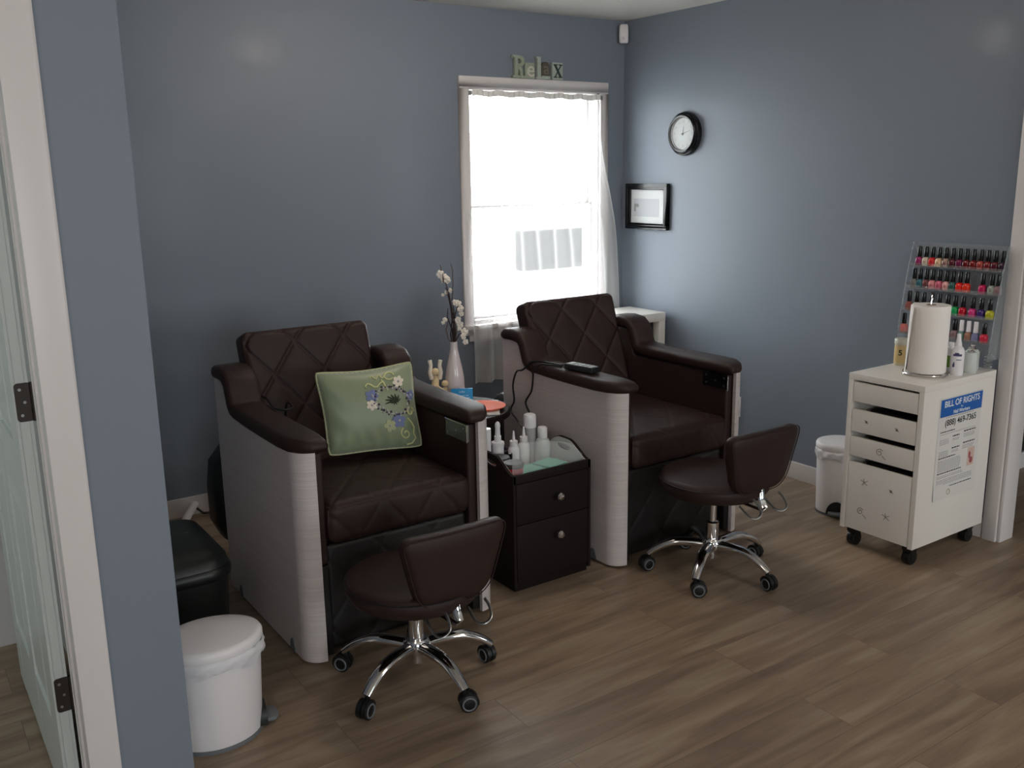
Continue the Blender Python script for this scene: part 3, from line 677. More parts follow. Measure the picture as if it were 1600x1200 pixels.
def stool_back(t, dx, y, z0, z1, wt, wb, sz, rz=0):
    # padded trapezoid, slightly wrapped around the sitter; outside faces -y
    n = 40; h = z1-z0; zc = (z0+z1)/2
    def sec(v):          # half-width at height v 0..1
        k = wb+(wt-wb)*v**.8
        return k/2
    def outline():
        pts = []
        r = .055
        a = rrect(-1, 1, 0, 1, .0001, 1)
        # rounded trapezoid from polar sampling
        cs = [(-wt/2, h), (wt/2, h), (wb/2, 0), (-wb/2, 0)]; rad = [.045, .05, .07, .07]
        for i in range(4):
            p = Vector(cs[i]); a_ = (Vector(cs[i-1])-p).normalized(); b_ = (Vector(cs[(i+1) % 4])-p).normalized(); r = rad[i]
            p0, p1 = p+a_*r, p+b_*r
            for k in range(9):
                u = k/8; pts.append(p0*(1-u)**2+p*2*u*(1-u)+p1*u*u)
        out = []
        for i in range(len(pts)):                    # subdivide long sides
            q, w_ = pts[i], pts[(i+1) % len(pts)]; d = (w_-q).length; m = max(1, int(d/.03))
            for k in range(m): out.append(q+(w_-q)*k/m)
        return out
    O = outline(); cen = Vector((0, h*.55))
    rs = []
    for k, off in ((.0, .0), (.55, .002), (.86, 0), (.96, -.006), (1, -.020), (1.0, -.034), (.96, -.048), (.86, -.053), (.5, -.054), (0, -.054)):
        rr = []
        for p in O:
            q = cen+(p-cen)*max(k, .01); yy = -off
            wrap = .38*(q.x**2)*1.0
            tilt = -(q.y-h/2)*.12
            rr.append(Vector((dx+q.x, y+yy+wrap+tilt-.02, z0+q.y)))
        rs.append(rr)
    p = MB().rings(rs).build('backrest', LEATHER, t, angle=60)
    # welt line
    MB().tube([Vector((dx+(cen+(q-cen)*.985).x, y-.0+.38*q.x**2-(q.y-h/2)*.12-.017, z0+(cen+(q-cen)*.99).y)) for q in O], .002, 6, closed=True).build('piping', LEATHER, p)
    # flat bent bar from under the seat to the pad, and the adjusting handles
    zb = sz-.085
    MB().tube([(dx*.2, -.10, zb), (dx*.5, -.18, zb-.006), (dx*.8, y-.02, zb-.012), (dx, y-.02, zb+.002), (dx, y+.0, zb+.03), (dx, y+.01, z0+.05), (dx, y+.01, z0+.10)], .013, 10, flat=.35).build('back_bracket', CHROME, t)
    for sx in (-.085, .06):
        MB().tube(sm([(dx+sx, y+.03, zb+.01), (dx+sx-.004, y-.02, zb-.014), (dx+sx+.01, y-.045, zb-.018), (dx+sx+.035, y-.045, zb-.004), (dx+sx+.045, y-.02, zb+.02), (dx+sx+.045, y+.005, zb+.035)]), .005, 8, flat=.6).build('lever', STEEL, t)
st1 = make_stool(.37, 'rolling brown stool in front of the chair with the green pillow', (-2.572, -1.975, 0))
stool_back(st1, .03, -.205, .335, .575, .37, .24, .37)
st2 = make_stool(.42, 'rolling brown stool in front of the window chair, beside the white cabinet', (-1.21, -1.95, 0))
for o in [o for o in bpy.data.objects if o.parent == st2 and o.name.split('.')[0] in ('leg', 'caster')]:
    o.rotation_euler = (0, 0, math.radians(6))
stool_back(st2, .03, -.215, .395, .635, .39, .27, .42)

# ------------------------------------------------------------------ espresso trolley with trays
def drawer_cart():
    x0, x1, y0, y1 = -1.966, -1.594, -1.650, -1.335
    t = thing('drawer_chest', 'dark espresso chest with silver knobs and scooped top between the chairs', 'chest', ((x0+x1)/2, (y0+y1)/2, 0))
    W, D = (x1-x0)/2, (y1-y0)/2
    b = MB(); b.box(-W+.008, W-.008, -D+.012, D, .0, .40); b.build('carcass', ESPRESSO, t, bevel=.003)
    for s in (-1, 1):
        # side rising to a handle hump
        def hz(y):
            u = (y+D)/(2*D); k = max(0, min(1, u/.42)); k = k*k*(3-2*k); k2 = max(0, min(1, (1-u)/.42)); k2 = k2*k2*(3-2*k2); return .472+.058*min(k, k2)
        ys = [-D+2*D*i/24 for i in range(25)]
        hole = [(.042*math.cos(a), .487+.012*math.sin(a)) for a in [2*PI*k/20 for k in range(20)]]
        # side built as strips around a slot
        b = MB(); xo, xi = s*(W+.001), s*(W-.011)
        def strip(ya, yb, fa, fb):
            vs = []; n = 14
            for i in range(n+1):
                y = ya+(yb-ya)*i/n
                vs += [(xo, y, fa(y)), (xo, y, fb(y)), (xi, y, fb(y)), (xi, y, fa(y))]
            fs = []
            for i in range(n):
                a = 4*i; c = a+4; fs += [(a, c, c+1, a+1), (a+1, c+1, c+2, a+2), (a+2, c+2, c+3, a+3), (a+3, c+3, c, a)]
            fs += [(0, 1, 2, 3), (4*n+3, 4*n+2, 4*n+1, 4*n)]
            b.add(vs, fs)
        lo = lambda y: .02
        e1 = .045
        up = lambda y: .492+.013*math.sqrt(max(0, 1-(y/e1)**2)); dn_ = lambda y: .492-.013*math.sqrt(max(0, 1-(y/e1)**2))
        strip(-D, -e1, lo, hz); strip(e1, D, lo, hz); strip(-e1, e1, lo, dn_); strip(-e1, e1, up, hz)
        sp = b.build('side_panel', ESPRESSO, t, smooth=False)
        b = MB()                                       # pale inner lining
        xo, xi = s*(W-.011), s*(W-.014); lo = lambda y: .405
        top = lambda y: hz(y)-.003
        strip(-D+.012, -e1, lo, top); strip(e1, D-.01, lo, top); strip(-e1, e1, lo, dn_); strip(-e1, e1, up, top)
        b.build('tray_lining', mat('white tray lining', srgb(196, 192, 192), .4), sp, smooth=False)
    MB().box(-W, W, -D, -D+.012, .44, .474).build('front_rail', ESPRESSO, t, bevel=.002)
    MB().box(-W+.012, W-.012, D-.012, D, .40, .474).build('rear_rail', ESPRESSO, t, bevel=.002)
    MB().box(-W+.014, W-.014, -D+.012, D-.012, .402, .408).build('tray_floor', mat('kraft brown liner', srgb(150, 116, 92), .7), t)
    for z0, z1 in ((.274, .438), (.040, .272)):
        d = MB().box(-W+.013, W-.013, -D-.001, -D+.014, z0, z1).build('drawer', ESPRESSO, t, bevel=.003)
        k = MB(); k.M = Matrix.Translation((.018, -D-.004, .360 if z0 > .2 else .204)) @ Matrix.Rotation(PI/2, 4, 'X')
        k.lathe([(.006, 0), (.005, .012), (.014, .018), (.016, .024), (.012, .030), (.001, .032)], 20); k.build('knob', CHROME, d)
    return t
drawer_cart()
TZ = .408
aqua = mat('aqua paper', srgb(126, 196, 178), .7)
# aqua papers in the tray
for i, (x0, x1, y0, y1, z, r, lb) in enumerate(((-1.86, -1.62, -1.605, -1.455, TZ, .0, 'folded aqua towel lying flat in the tray beneath the clear bottles'), (-1.74, -1.64, -1.56, -1.46, TZ+.0285, .25, 'small aqua packet on top of folded aqua towel in tray'))):
    t = tag(MB().box(-(x1-x0)/2, (x1-x0)/2, -(y1-y0)/2, (y1-y0)/2, 0, (.028 if i == 0 else .008)).build('folded_towel', aqua, bevel=.002), lb, 'towel')
    t.location = ((x0+x1)/2, (y0+y1)/2, z); t.rotation_euler = (0, 0, r)
# frosted divider bin
t = thing('acrylic_divider', 'clear frosted sheet standing at tray front before the bottles', 'divider', (-1.73, -1.618, TZ))
b = MB(); b.prism([(-.218, .016), (.118, .016), (.118, .085), (.06, .14), (-.06, .17), (-.218, .182)], -.001, .001, 'y'); b.build('front_sheet', FROST, t)
MB().box(-.218, .118, -.004, .004, 0, .0155).build('foot_rail', FROST, t)
def lbottle(name, label, cat, loc, prof, m, extra=(), group=None, n=28, sy=1):
    t = thing(name, label, cat, loc, 0, group)
    MB().lathe(prof, n, sy=sy).build('body', m, t, angle=40)
    for nm, pr, mm in extra: MB().lathe(pr, n, sy=sy).build(nm, mm, t, angle=40)
    return t
GR = 'bottles in the tray on the dark chest'
lbottle('spray_bottle', 'white pump bottle with stepped cap, leftmost full bottle in the tray', 'bottle', (-1.868, -1.40, TZ),
        [(.001, 0), (.022, 0), (.024, .004), (.024, .115), (.022, .12), (.001, .12)], WHITEPL,
        [('label_band', [(.0243, .02), (.0245, .021), (.0245, .065), (.0243, .066)], mat('lilac label', srgb(150, 130, 165), .5)),
         ('collar', [(.026, .116), (.027, .120), (.026, .128), (.014, .130), (.014, .152), (.001, .152)], WHITEPL),
         ('pump_cap', [(.011, .152), (.010, .185), (.011, .192), (.0105, .202), (.006, .210), (.001, .212)], WHITEPL)], GR)
lbottle('tube_bottle', 'white tube bottle half hidden behind the left chair arm', 'bottle', (-1.918, -1.395, TZ), [(.001, 0), (.018, 0), (.018, .19), (.001, .192)], WHITEPL,
        [('label_band', [(.0183, .05), (.0185, .051), (.0185, .095), (.0183, .096)], mat('lilac label', srgb(150, 130, 165), .5))], GR)
for loc, lab, hgt in (((-1.808, -1.425, TZ), 'small white dropper bottle, shorter, in the middle of the tray', .0), ((-1.748, -1.41, TZ), 'small white dropper bottle beside the tall capped bottle', .004)):
    lbottle('dropper_bottle', lab, 'bottle', loc, [(.001, 0), (.021, 0), (.023, .004), (.023, .09+hgt), (.019, .102+hgt), (.012, .108+hgt), (.001, .108+hgt)], WHITEPL,
            [('collar', [(.016, .106+hgt), (.017, .109+hgt), (.016, .128+hgt), (.001, .129+hgt)], WHITEPL), ('nozzle', [(.0075, .128+hgt), (.005, .15+hgt), (.0032, .168+hgt), (.001, .170+hgt)], WHITEPL)], GR)
lbottle('capped_bottle', 'tallest bottle in the tray with wide round white cap', 'bottle', (-1.690, -1.372, TZ), [(.001, 0), (.0235, 0), (.025, .005), (.025, .155), (.001, .155)], mat('milky grey plastic', srgb(178, 174, 174), .3, alpha=.85),
        [('cap', [(.026, .154), (.0265, .158), (.0265, .198), (.024, .207), (.016, .211), (.001, .212)], WHITEPL)], GR)
lbottle('clear_bottle', 'clear bottle with white cap at right of the tray', 'bottle', (-1.655, -1.412, TZ), [(.001, 0), (.030, 0), (.032, .005), (.032, .085), (.026, .105), (.017, .115), (.001, .115)], mat('cloudy clear plastic', (.78, .82, .81, 1), .2, alpha=.55),
        [('cap', [(.019, .112), (.020, .115), (.020, .152), (.017, .157), (.001, .158)], WHITEPL)], GR)
for loc, lab, m in (((-1.906, -1.470, TZ), 'low jar with dark lid at the back left of the tray', mat('clear pink gel', srgb(190, 130, 120), .3)), ((-1.903, -1.560, TZ), 'low jar with dark lid and red rim at front left of tray', mat('red pot', srgb(170, 40, 48), .3))):
    lbottle('lidded_jar', lab, 'jar', loc, [(.001, 0), (.036, 0), (.038, .004), (.038, .074), (.001, .074)], m, [('lid', [(.040, .072), (.041, .075), (.041, .086), (.038, .090), (.001, .090)], mat('dark grey lid', srgb(58, 56, 56), .4))], 'dark lidded jars in the tray')
lbottle('polish_bottle', 'small black capped bottle behind the dark lidded jars in tray', 'bottle', (-1.850, -1.465, TZ), [(.001, 0), (.012, 0), (.013, .003), (.013, .038), (.008, .046), (.001, .046)], mat('smoky bottle', srgb(60, 40, 50), .2), [('cap', [(.0085, .045), (.009, .05), (.008, .092), (.001, .093)], BLACKPL)], n=16)
# hair clip
t = tag(MB().tube([(-1.838+.022*math.cos(a), -1.385+.010*math.sin(2*a), TZ+.085+.010*math.sin(a)) for a in [2*PI*k/20 for k in range(20)]], .0055, 8, closed=True).build('elastic_band', mat('dark plum elastic', srgb(52, 40, 62), .6)), 'dark plum twisted hair band over the pump bottle shoulder', 'hair band')
t.location = (0.0, 0.0, 0)

# ------------------------------------------------------------------ round side table and what stands on it
tc_ = (-1.835, -1.045)
TT = .598
t = thing('round_side_table', 'round dark side table between the two pedicure chairs', 'table', (tc_[0], tc_[1], 0))
MB().lathe([(.001, .565), (.215, .565), (.225, .572), (.226, .592), (.220, TT), (.001, TT)], 56).build('tabletop', ESPRESSO, t, angle=40)
b = MB(); b.lathe([(.195, .50), (.195, .565)], 48); b.build('apron', ESPRESSO, t)
for k in range(4):
    a = math.radians(-20+90*k); c, s_ = math.cos(a), math.sin(a)
    b = MB(); b.M = Matrix.Translation((c*.165, s_*.165, 0)) @ Matrix.Rotation(a, 4, 'Z'); b.box(-.025, .025, -.025, .025, 0, .51); b.build('leg', ESPRESSO, t, bevel=.003)
# white napkin, orange plate
t = tag(MB().prism([(-.09, -.125), (.09, -.125), (.09, .125), (-.09, .125)], 0, .004).build('paper_sheet', PAPER), 'white paper sheet under the orange plate on round table', 'paper')
t.location = (-1.765, -1.095, TT); t.rotation_euler = (0, 0, math.radians(-32))
orange = mat('orange glazed plate', srgb(224, 96, 50), .6, vary=.08, vscale=30, spec=.15)
t = tag(MB().lathe([(.001, 0), (.06, 0), (.088, .006), (.092, .010), (.088, .011), (.06, .006), (.001, .005)], 56).build('orange_plate', orange, angle=60), 'round orange plate on white paper on the side table', 'plate')
t.location = (-1.745, -1.115, TT+.004)
# blue card
t = thing('blue_card', 'bright blue printed card standing against the plate on side table', 'card', (-1.848, -1.10, TT), math.radians(-28))
cb = mat('bright blue card', srgb(20, 140, 200), .45)
b = MB(); b.box(-.046, .046, -.004, .004, .0, .100); o = b.build('card', cb, t, bevel=.001); 
wl = mat('white print', srgb(200, 225, 235), .6)
text('printed_line', 'info', .016, wl, t, (0.0, -.0045, .086), (PI/2, 0, 0), .0003)
b = MB()
random.seed(3)
for k in range(5):
    x = -.034
    while x < .030:
        l = random.uniform(.006, .014); b.box(x, min(x+l, .034), -.0046, -.004, .068-.009*k, .0705-.009*k); x += l+.003
b.build('fine_print', wl, t)
# vase with branches
t = thing('bud_vase', 'slender white ceramic bottle vase on the round side table', 'vase', (-1.822, -1.0, TT))
MB().lathe([(.001, 0), (.036, 0), (.040, .006), (.0425, .03), (.0435, .08), (.041, .13), (.034, .175), (.024, .215), (.0175, .25), (.016, .275), (.0165, .285), (.0145, .285), (.013, .26), (.001, .255)], 40).build('body', WHITEC, t, angle=60)
def branches():
    t = thing('branch_arrangement', 'dark twigs with white blossoms standing in white vase', 'flowers', (-1.822, -1.0, TT+.26))
    tw = mat('dark brown twig', srgb(50, 36, 34), .7); pale = mat('grey twig', srgb(96, 82, 78), .7); wh = mat('cream blossom', srgb(232, 224, 214), .7)
    r = Vector((.826, -.563, 0))      # direction that runs across the twigs
    def Q(a, z, d=0): return r*a+Vector((0, 0, z))+Vector((.56, .82, 0))*d
    px = 1/ 470.0
    tws = [[(0, 0), (-.004, .05), (.004, .12), (-.010, .19), (-.018, .25), (-.032, .30)], [(.002, 0), (.010, .06), (-.004, .13), (-.012, .20), (-.026, .26)], [(-.003, 0), (-.012, .05), (-.006, .10), (.006, .16), (-.004, .21)],
           [(.003, 0), (.012, .07), (.006, .15), (.0, .20), (.004, .27), (.006, .33), (-.002, .36)], [(0, 0), (.004, .08), (.010, .14), (.020, .17)], [(0, 0), (-.022, .04), (-.030, .08), (-.016, .125)],
           [(0, 0), (.010, .03), (.025, .055), (.042, .065)], [(.0, .02), (-.006, .08), (-.022, .13), (-.020, .17)], [(0, 0), (.006, .05), (.002, .10), (.012, .15), (.028, .19)], [(0, 0), (.004, .04), (-.006, .09), (-.002, .16), (-.016, .24)], [(-.032, .28), (-.042, .33), (-.047, .355)]]
    for i, tp in enumerate(tws):
        pts = [Q(a, z, .012*math.sin(i*2+z*14)*min(1, z*8)) for a, z in tp]; n = len(pts)
        fine = []
        for k in range(n-1):
            for q in range(4): fine.append(pts[k].lerp(pts[k+1], q/4)+Vector((random.uniform(-.0012, .0012), 0, 0)))
        fine.append(pts[-1]); m = len(fine)
        MB().tube(fine, [.0032-.0018*k/m for k in range(m)], 7).build('twig', pale if i in (3, 5, 10) else tw, t)
    bl = [(-.047, .315, .016), (-.030, .298, .017), (-.018, .290, .014), (-.036, .288, .011), (-.024, .238, .009), (-.040, .226, .007), (-.006, .245, .010), (.012, .195, .012), (.024, .188, .014), (.034, .168, .014), (.036, .145, .011), (-.034, .120, .010), (-.042, .108, .008),
          (.022, .118, .014), (.030, .098, .014), (.048, .066, .015), (.044, .048, .013), (.051, .022, .012), (.026, .080, .009)]
    for a, z, s in [(a, z, s*1.2) for a, z, s in bl]:
        b = MB(); cen = Q(a, z, random.uniform(-.01, .01))
        for k in range(5):
            q = 2*PI*k/5+random.random(); d = r*math.cos(q)+Vector((0, 0, 1))*math.sin(q)
            p = cen+d*s*.5; b.M = Matrix.Translation(p); b.sphere((0, 0, 0), s*.55, 8, sx=.9, sy=.5, sz=.9)
        b.M = Matrix.Translation(cen); b.sphere((0, -.004, 0), s*.35, 8); b.build('blossom', wh, t)
branches()
# figurine of two carved figures: the taller holds its arms up
def figurine():
    t = thing('figurine', 'small cream figurine with raised arms and little child figure beside vase', 'figurine', (-1.915, -1.02, TT), math.radians(-30)); t.scale = (1.15, 1.15, 1.04)
    cm = mat('cream resin', srgb(222, 198, 158), .6, vary=.12, vscale=90); lt = mat('pale figurine cloth', srgb(226, 214, 196), .6)
    MB().lathe([(.001, 0), (.045, 0), (.048, .006), (.044, .012), (.001, .013)], 28, sy=.7).build('base', cm, t)
    b = MB(); b.tube([(-.014, 0, .01), (-.016, 0, .05), (-.014, -.003, .09), (-.010, 0, .125), (-.010, 0, .145)], [.030, .026, .019, .016, .008], 14, flat=.8); b.sphere((-.010, 0, .162), .015, 14); b.build('adult_figure', cm, t, angle=80)
    for s in (-1, 1):
        MB().tube([(-.010+s*.014, 0, .132), (-.010+s*.020, -.004, .160), (-.010+s*.016, -.002, .190), (-.010+s*.020, 0, .210)], [.009, .008, .007, .008], 10).build('raised_arm', lt, t)
    b = MB(); b.tube([(.026, -.002, .01), (.026, -.003, .055), (.024, 0, .095)], [.018, .016, .009], 12, flat=.8); b.sphere((.024, 0, .112), .013, 12); b.tube([(.018, -.01, .085), (.006, -.014, .095), (-.004, -.014, .105)], [.006, .005, .005], 8); b.build('child_figure', cm, t, angle=80)
    MB().tube([(-.038, 0, .012), (-.040, -.002, .05), (-.034, -.004, .09)], [.011, .010, .006], 10).build('cloth_fold', lt, t)
figurine()

# ------------------------------------------------------------------ white corner table
t = thing('corner_table', 'square white side table in the corner under the picture frame', 'table', (-.29, -.245, 0))
MB().box(-.24, .255, -.185, .135, .725, .775).build('tabletop', WHITEL, t, bevel=.002)
for x in (-.2375, .2045):
    for y in (-.184, .084): MB().box(x, x+.05, y, y+.05, 0, .725).build('leg', WHITEL, t, bevel=.002)
MB().box(-.20, .215, -.15, .10, .30, .315).build('lower_shelf', WHITEL, t, bevel=.002)
t = thing('teal_box', 'teal green storage box on the shelf under white corner table', 'box', (-.24, -.27, .315))
b = MB(); b.rings([[Vector((x, y, z)) for x, y in rrect(-.15*k, .15*k, -.10*k, .10*k, .02)] for z, k in ((0, .9), (.34, 1))]); b.build('body', mat('teal plastic', srgb(70, 132, 122), .5), t)
MB().box(-.156, .156, -.106, .106, .34, .352).build('lid', mat('pale teal plastic', srgb(120, 160, 152), .5), t, bevel=.004)

# ------------------------------------------------------------------ pedal bins
def pedal_bin(label, loc, rz, a, b_, h, pedal_ang, bagged=True):
    t = thing('pedal_bin', label, 'bin', loc, rz, 'white pedal bins')
    MB().lathe([(.001, .004), (a*.86, .004), (a*.88, .012), (a*.97, h-.03), (a*.97, h-.022), (.001, h-.022)], 48, sy=b_/a).build('bucket', WHITEPL, t, angle=40)
    MB().lathe([(.001, 0), (a*.90, 0), (a*.90, .012), (.001, .012)], 48, sy=b_/a).build('base_ring', GREYP, t)
    lid = MB(); lid.lathe([(.001, h-.024), (a*1.0, h-.024), (a*1.02, h-.018), (a*1.02, h-.004), (a*.985, h+.004), (a*.9, h+.007), (a*.5, h+.012), (.001, h+.014)], 56, sy=b_/a); lid.build('lid', WHITEPL, t, angle=50)
    # bag gathered below the lid
    rs = []; n = 90
    for j in range(7):
        z = h-.024-.040*j/6; ring_ = []
        for i in range(n):
            q = 2*PI*i/n; m = 1.01+.03*noise.noise(Vector((math.cos(q)*6, math.sin(q)*6, j*.9)))+.012*math.sin(13*q+j)+(.07*(j/6)*(1-j/6)*2)
            m = m*(1 if j else .98); zz = z-.014*(math.sin(q*1+.8) > .3)*noise.noise(Vector((q*2, 0, 1)))-(.012*math.sin(5*q) if j == 6 else 0)
            ring_.append(Vector((a*m*math.cos(q), b_*m*math.sin(q), zz)))
        rs.append(ring_)
    MB().rings(rs, caps=False).build('bag', BAG, t, angle=80)
    # pedal with dark recess
    c, s_ = math.cos(pedal_ang), math.sin(pedal_ang); ca, sb = a*.9, b_*.9
    pv = MB(); pv.M = Matrix.Rotation(pedal_ang, 4, 'Z'); re_ = 1/math.sqrt((c/ca)**2+(s_/sb)**2)
    pv.prism([(-.045, 0.012), (.045, .012)]+[(.045*math.cos(q), .012+.06*math.sin(q)) for q in [PI*k/12 for k in range(1, 12)]], re_-.02, re_+.006, 'x')
    pv.build('pedal_recess', BLACKP, t)
    pd = MB(); pd.M = Matrix.Rotation(pedal_ang, 4, 'Z'); pd.prism([(re_-.01, -.035), (re_+.03, -.038), (re_+.042, -.02), (re_+.045, 0), (re_+.042, .02), (re_+.03, .038), (re_-.01, .035)], .014, .026); pd.build('pedal', GREYP, t, bevel=.004)
    return t
pedal_bin('white pedal bin half hidden by the blue partition edge', (-3.192, -1.895, 0), 0, .145, .120, .309, math.radians(-8))
pedal_bin('white pedal bin with bag standing behind the drawer cabinet by baseboard', (-.225, -1.805, 0), 0, .108, .098, .337, math.radians(-142))
# big black bin
t = thing('waste_bin', 'large black swing lid bin behind the partition beside left chair', 'bin', (-3.15, -1.30, 0))
def rr_ring(k, z, X_=.165, Y_=.235, r=.09): return [Vector((x*k, y*k, z)) for x, y in rrect(-X_, X_, -Y_, Y_, r, 6)]
MB().rings([rr_ring(.84, 0), rr_ring(.86, .01), rr_ring(.95, .31)]).build('body', BLACKP, t, angle=40)
MB().rings([rr_ring(.98, .305), rr_ring(1.0, .312), rr_ring(1.0, .335), rr_ring(.97, .345)]).build('rim', BLACKP, t, angle=40)
b = MB(); b.rings([rr_ring(.96, .343), rr_ring(.93, .368), rr_ring(.82, .392), rr_ring(.6, .41), rr_ring(.25, .42), rr_ring(.02, .421)]); b.build('swing_lid', mat('black green plastic', srgb(24, 30, 28), .4), t, angle=60)
MB().box(-.07, .07, -.03, -.022, .408, .420).build('lid_ridge', BLACKP, t, bevel=.002)
# white power strip by the baseboard
t = thing('power_strip', 'white bar leaning on the baseboard behind the black bin', 'power strip', (0, 0, 0))
MB().tube([(-2.835, -.21, .018), (-2.715, -.03, .060)], [.019, .019], 14, flat=.75).build('body', WHITEPL, t)
MB().tube([(-2.725, -.045, .055), (-2.69, -.07, .02), (-2.62, -.06, .008), (-2.50, -.07, .008)], .006, 8).build('cord', BLACKP, t)

# ------------------------------------------------------------------ white drawer cabinet (faces -x)
def cabinet():
    x0, x1, y0, y1 = -.556, -.046, -2.412, -2.070
    t = thing('drawer_cabinet', 'white rolling drawer cabinet with paper poster taped to its side', 'cabinet', (0, 0, 0))
    T = .022; Z0, Z1 = .082, .757
    b = MB(); b.box(x0, x1, y0, y0+T, Z0, Z1-.026); b.build('side_panel', WHITEL, t, bevel=.0015)
    b = MB(); b.box(x0, x1, y1-T, y1, Z0, Z1-.026); b.build('side_panel', WHITEL, t, bevel=.0015)
    MB().box(x0, x1, y0, y1, Z1-.026, Z1).build('cabinet_top', WHITEL, t, bevel=.0015)
    MB().box(x0+.02, x1, y0+T, y1-T, Z0, Z0+.018).build('bottom_panel', WHITEL, t)
    MB().box(x1-.012, x1-.002, y0+T, y1-T, Z0+.018, Z1-.026).build('back_panel', WHITEL, t)
    ya, yb = y0+T+.003, y1-T-.003
    inkd = mat('pencil grey doodle', srgb(110, 104, 100), .8)
    fronts = [(.640, .722), (.513, .607), (.408, .490), (.088, .380)]
    for i, (a, c) in enumerate(fronts):
        d = bpy.data.objects.new('drawer', None)
        b = MB(); b.box(x0+.001, x0+.017, ya, yb, a, c); d = b.build('drawer', WHITEL, t, bevel=.0012)
        MB().box(x0+.017, x1-.05, ya+.008, yb-.008, a+.004, max(a+.03, c-.035)).build('drawer_box', mat('shadowed white board', srgb(190, 186, 182), .6), d)
        if i in (1, 2, 3):
            MB().box(x0+.08, x0+.36, ya+.02, yb-.03, c-.034, c-.012).build('contents', mat('dark drawer contents', srgb(40, 36, 40), .5, vary=.5, vscale=60), d)
    def doodle(y, z, kind, s=.02):
        b = MB(); X_ = x0+.0005
        if kind == 'dot': b.sphere((X_, y, z), .006, 8, sx=.2); b.tube([(X_, y-.01, z-.006), (X_, y+.008, z+.007)], .0012, 5)
        if kind == 'swirl': b.tube([(X_, y+(.004+.0012*k)*math.cos(k*.8), z+(.004+.0012*k)*math.sin(k*.8)) for k in range(12)], .0012, 5); b.tube([(X_, y-.012, z-.010), (X_, y-.030, z-.024)], .0011, 5)
        if kind == 'star':
            for a in (0.5, 1.4, 2.5, 3.8, 5.2): b.tube([(X_, y, z), (X_, y+s*math.cos(a), z+s*.8*math.sin(a))], .0011, 5)
        o = b.build('doodle', inkd, t)
    for y, z, k in ((-2.165, .563, 'dot'), (-2.305, .560, 'dot'), (-2.235, .449, 'swirl'), (-2.175, .305, 'star'), (-2.30, .300, 'dot'), (-2.165, .175, 'swirl'), (-2.285, .185, 'star')): doodle(y, z, k)
    for (x, y) in ((x0+.05, y0+.04), (x0+.05, y1-.04), (x1-.05, y0+.04), (x1-.05, y1-.04)):
        c = MB(); c.box(x-.022, x+.022, y-.022, y+.022, .060, .082); c.cyl((x, y-.017, .03), (x, y+.017, .03), .0295, 20); c.box(x-.018, x+.018, y-.02, y+.02, .028, .060); c.build('caster', BLACKP, t, bevel=.002)
    # poster on the -y side
    p = thing('paper_notice', 'white notice with blue BILL OF RIGHTS header taped to the cabinet side', 'poster', (0, 0, 0))
    X0, X1, Za, Zb = -.445, -.140, .262, .690; Y = y0-.0012
    def fn(u, v):
        x = X0+.0+(X1-X0)*u+(.0 if v else 0); z = Za+(Zb-Za)*v; lift = .004*max(0, 1-v*5)*(1-u)**2
        return (x, Y-lift, z)
    b = MB(); b.grid(fn, 12, 16); b.grid(lambda u, v: (fn(u, v)[0], fn(u, v)[1]+.0006, fn(u, v)[2]), 12, 16); b.build('paper', PAPER, p)
    MB().box(X0+.008, X1+.0, Y-.0006, Y-.0001, .612, .684).build('blue_header', mat('poster blue', srgb(28, 92, 170), .6), p)
    wt = mat('white poster ink', srgb(225, 228, 232), .6); bk = mat('black poster ink', srgb(52, 50, 52), .6); gy = mat('grey poster ink', srgb(150, 146, 148), .6)
    cx = (X0+X1)/2+.005; rx = (PI/2, 0, 0)
    text('header_text', 'BILL OF RIGHTS', .036, wt, p, (cx, Y-.0010, .662), rx, .0002, bold=.0006)
    text('header_text', 'for', .013, wt, p, (cx, Y-.0010, .641), rx, .0002)
    text('header_text', 'Nail Workers', .021, wt, p, (cx, Y-.0010, .624), rx, .0002, bold=.0004)
    text('phone_number', '(888) 469-7365', .036, bk, p, (cx, Y-.0007, .583), rx, .0002, bold=.0004)
    random.seed(5); b = MB(); bd = MB()
    def para(xa, xb, z, lines, h=.0022, gap=.0062, B=None):
        for k in range(lines):
            x = xa
            while x < xb-.004:
                l = random.uniform(.005, .016); (B or b).box(x, min(x+l, xb), Y-.0007, Y-.0002, z-gap*k, z-gap*k+h); x += l+.0035
    para(X0+.05, X1-.05, .605, 1, .003); para(X0+.02, X0+.12, .547, 1, .004, B=bd); para(X0+.02, X1-.03, .538, 1, .0018)
    for z in (.515, .465):
        para(X0+.02, X0+.085, z, 4); para(X0+.11, X0+.165, z+.004, 1, .005, B=bd); para(X0+.11, X0+.16, z-.006, 2); para(X0+.19, X1-.03, z+.012, 1, .005, B=bd); para(X0+.19, X1-.035, z+.002, 3)
    para(X0+.02, X0+.14, .437, 1, .0045, B=bd); para(X0+.02, X0+.18, .426, 8); para(X0+.02, X0+.19, .372, 1, .0045, B=bd); para(X0+.02, X1-.10, .360, 2); para(X0+.02, X1-.03, .343, 4); para(X0+.02, X1-.03, .308, 1, .004, B=bd)
    b.build('body_text', gy, p); bd.build('bold_text', bk, p)
    b = MB(); b.box(-.213, -.163, Y-.0006, Y-.0001, .372, .45); ph = b.build('photo', mat('poster photo', srgb(206, 178, 166), .6, vary=.3, vscale=70), p)
    b = MB(); b.prism([(-.198+.008*math.cos(q), .418+.016*math.sin(q)) for q in [2*PI*k/14 for k in range(14)]], Y-.0009, Y-.0006, 'y'); b.prism([(-.185+.012*math.cos(q), .395+.014*math.sin(q)) for q in [2*PI*k/14 for k in range(14)]], Y-.0009, Y-.0006, 'y'); b.build('photo_figure', mat('poster red brown', srgb(150, 78, 80), .6), ph)
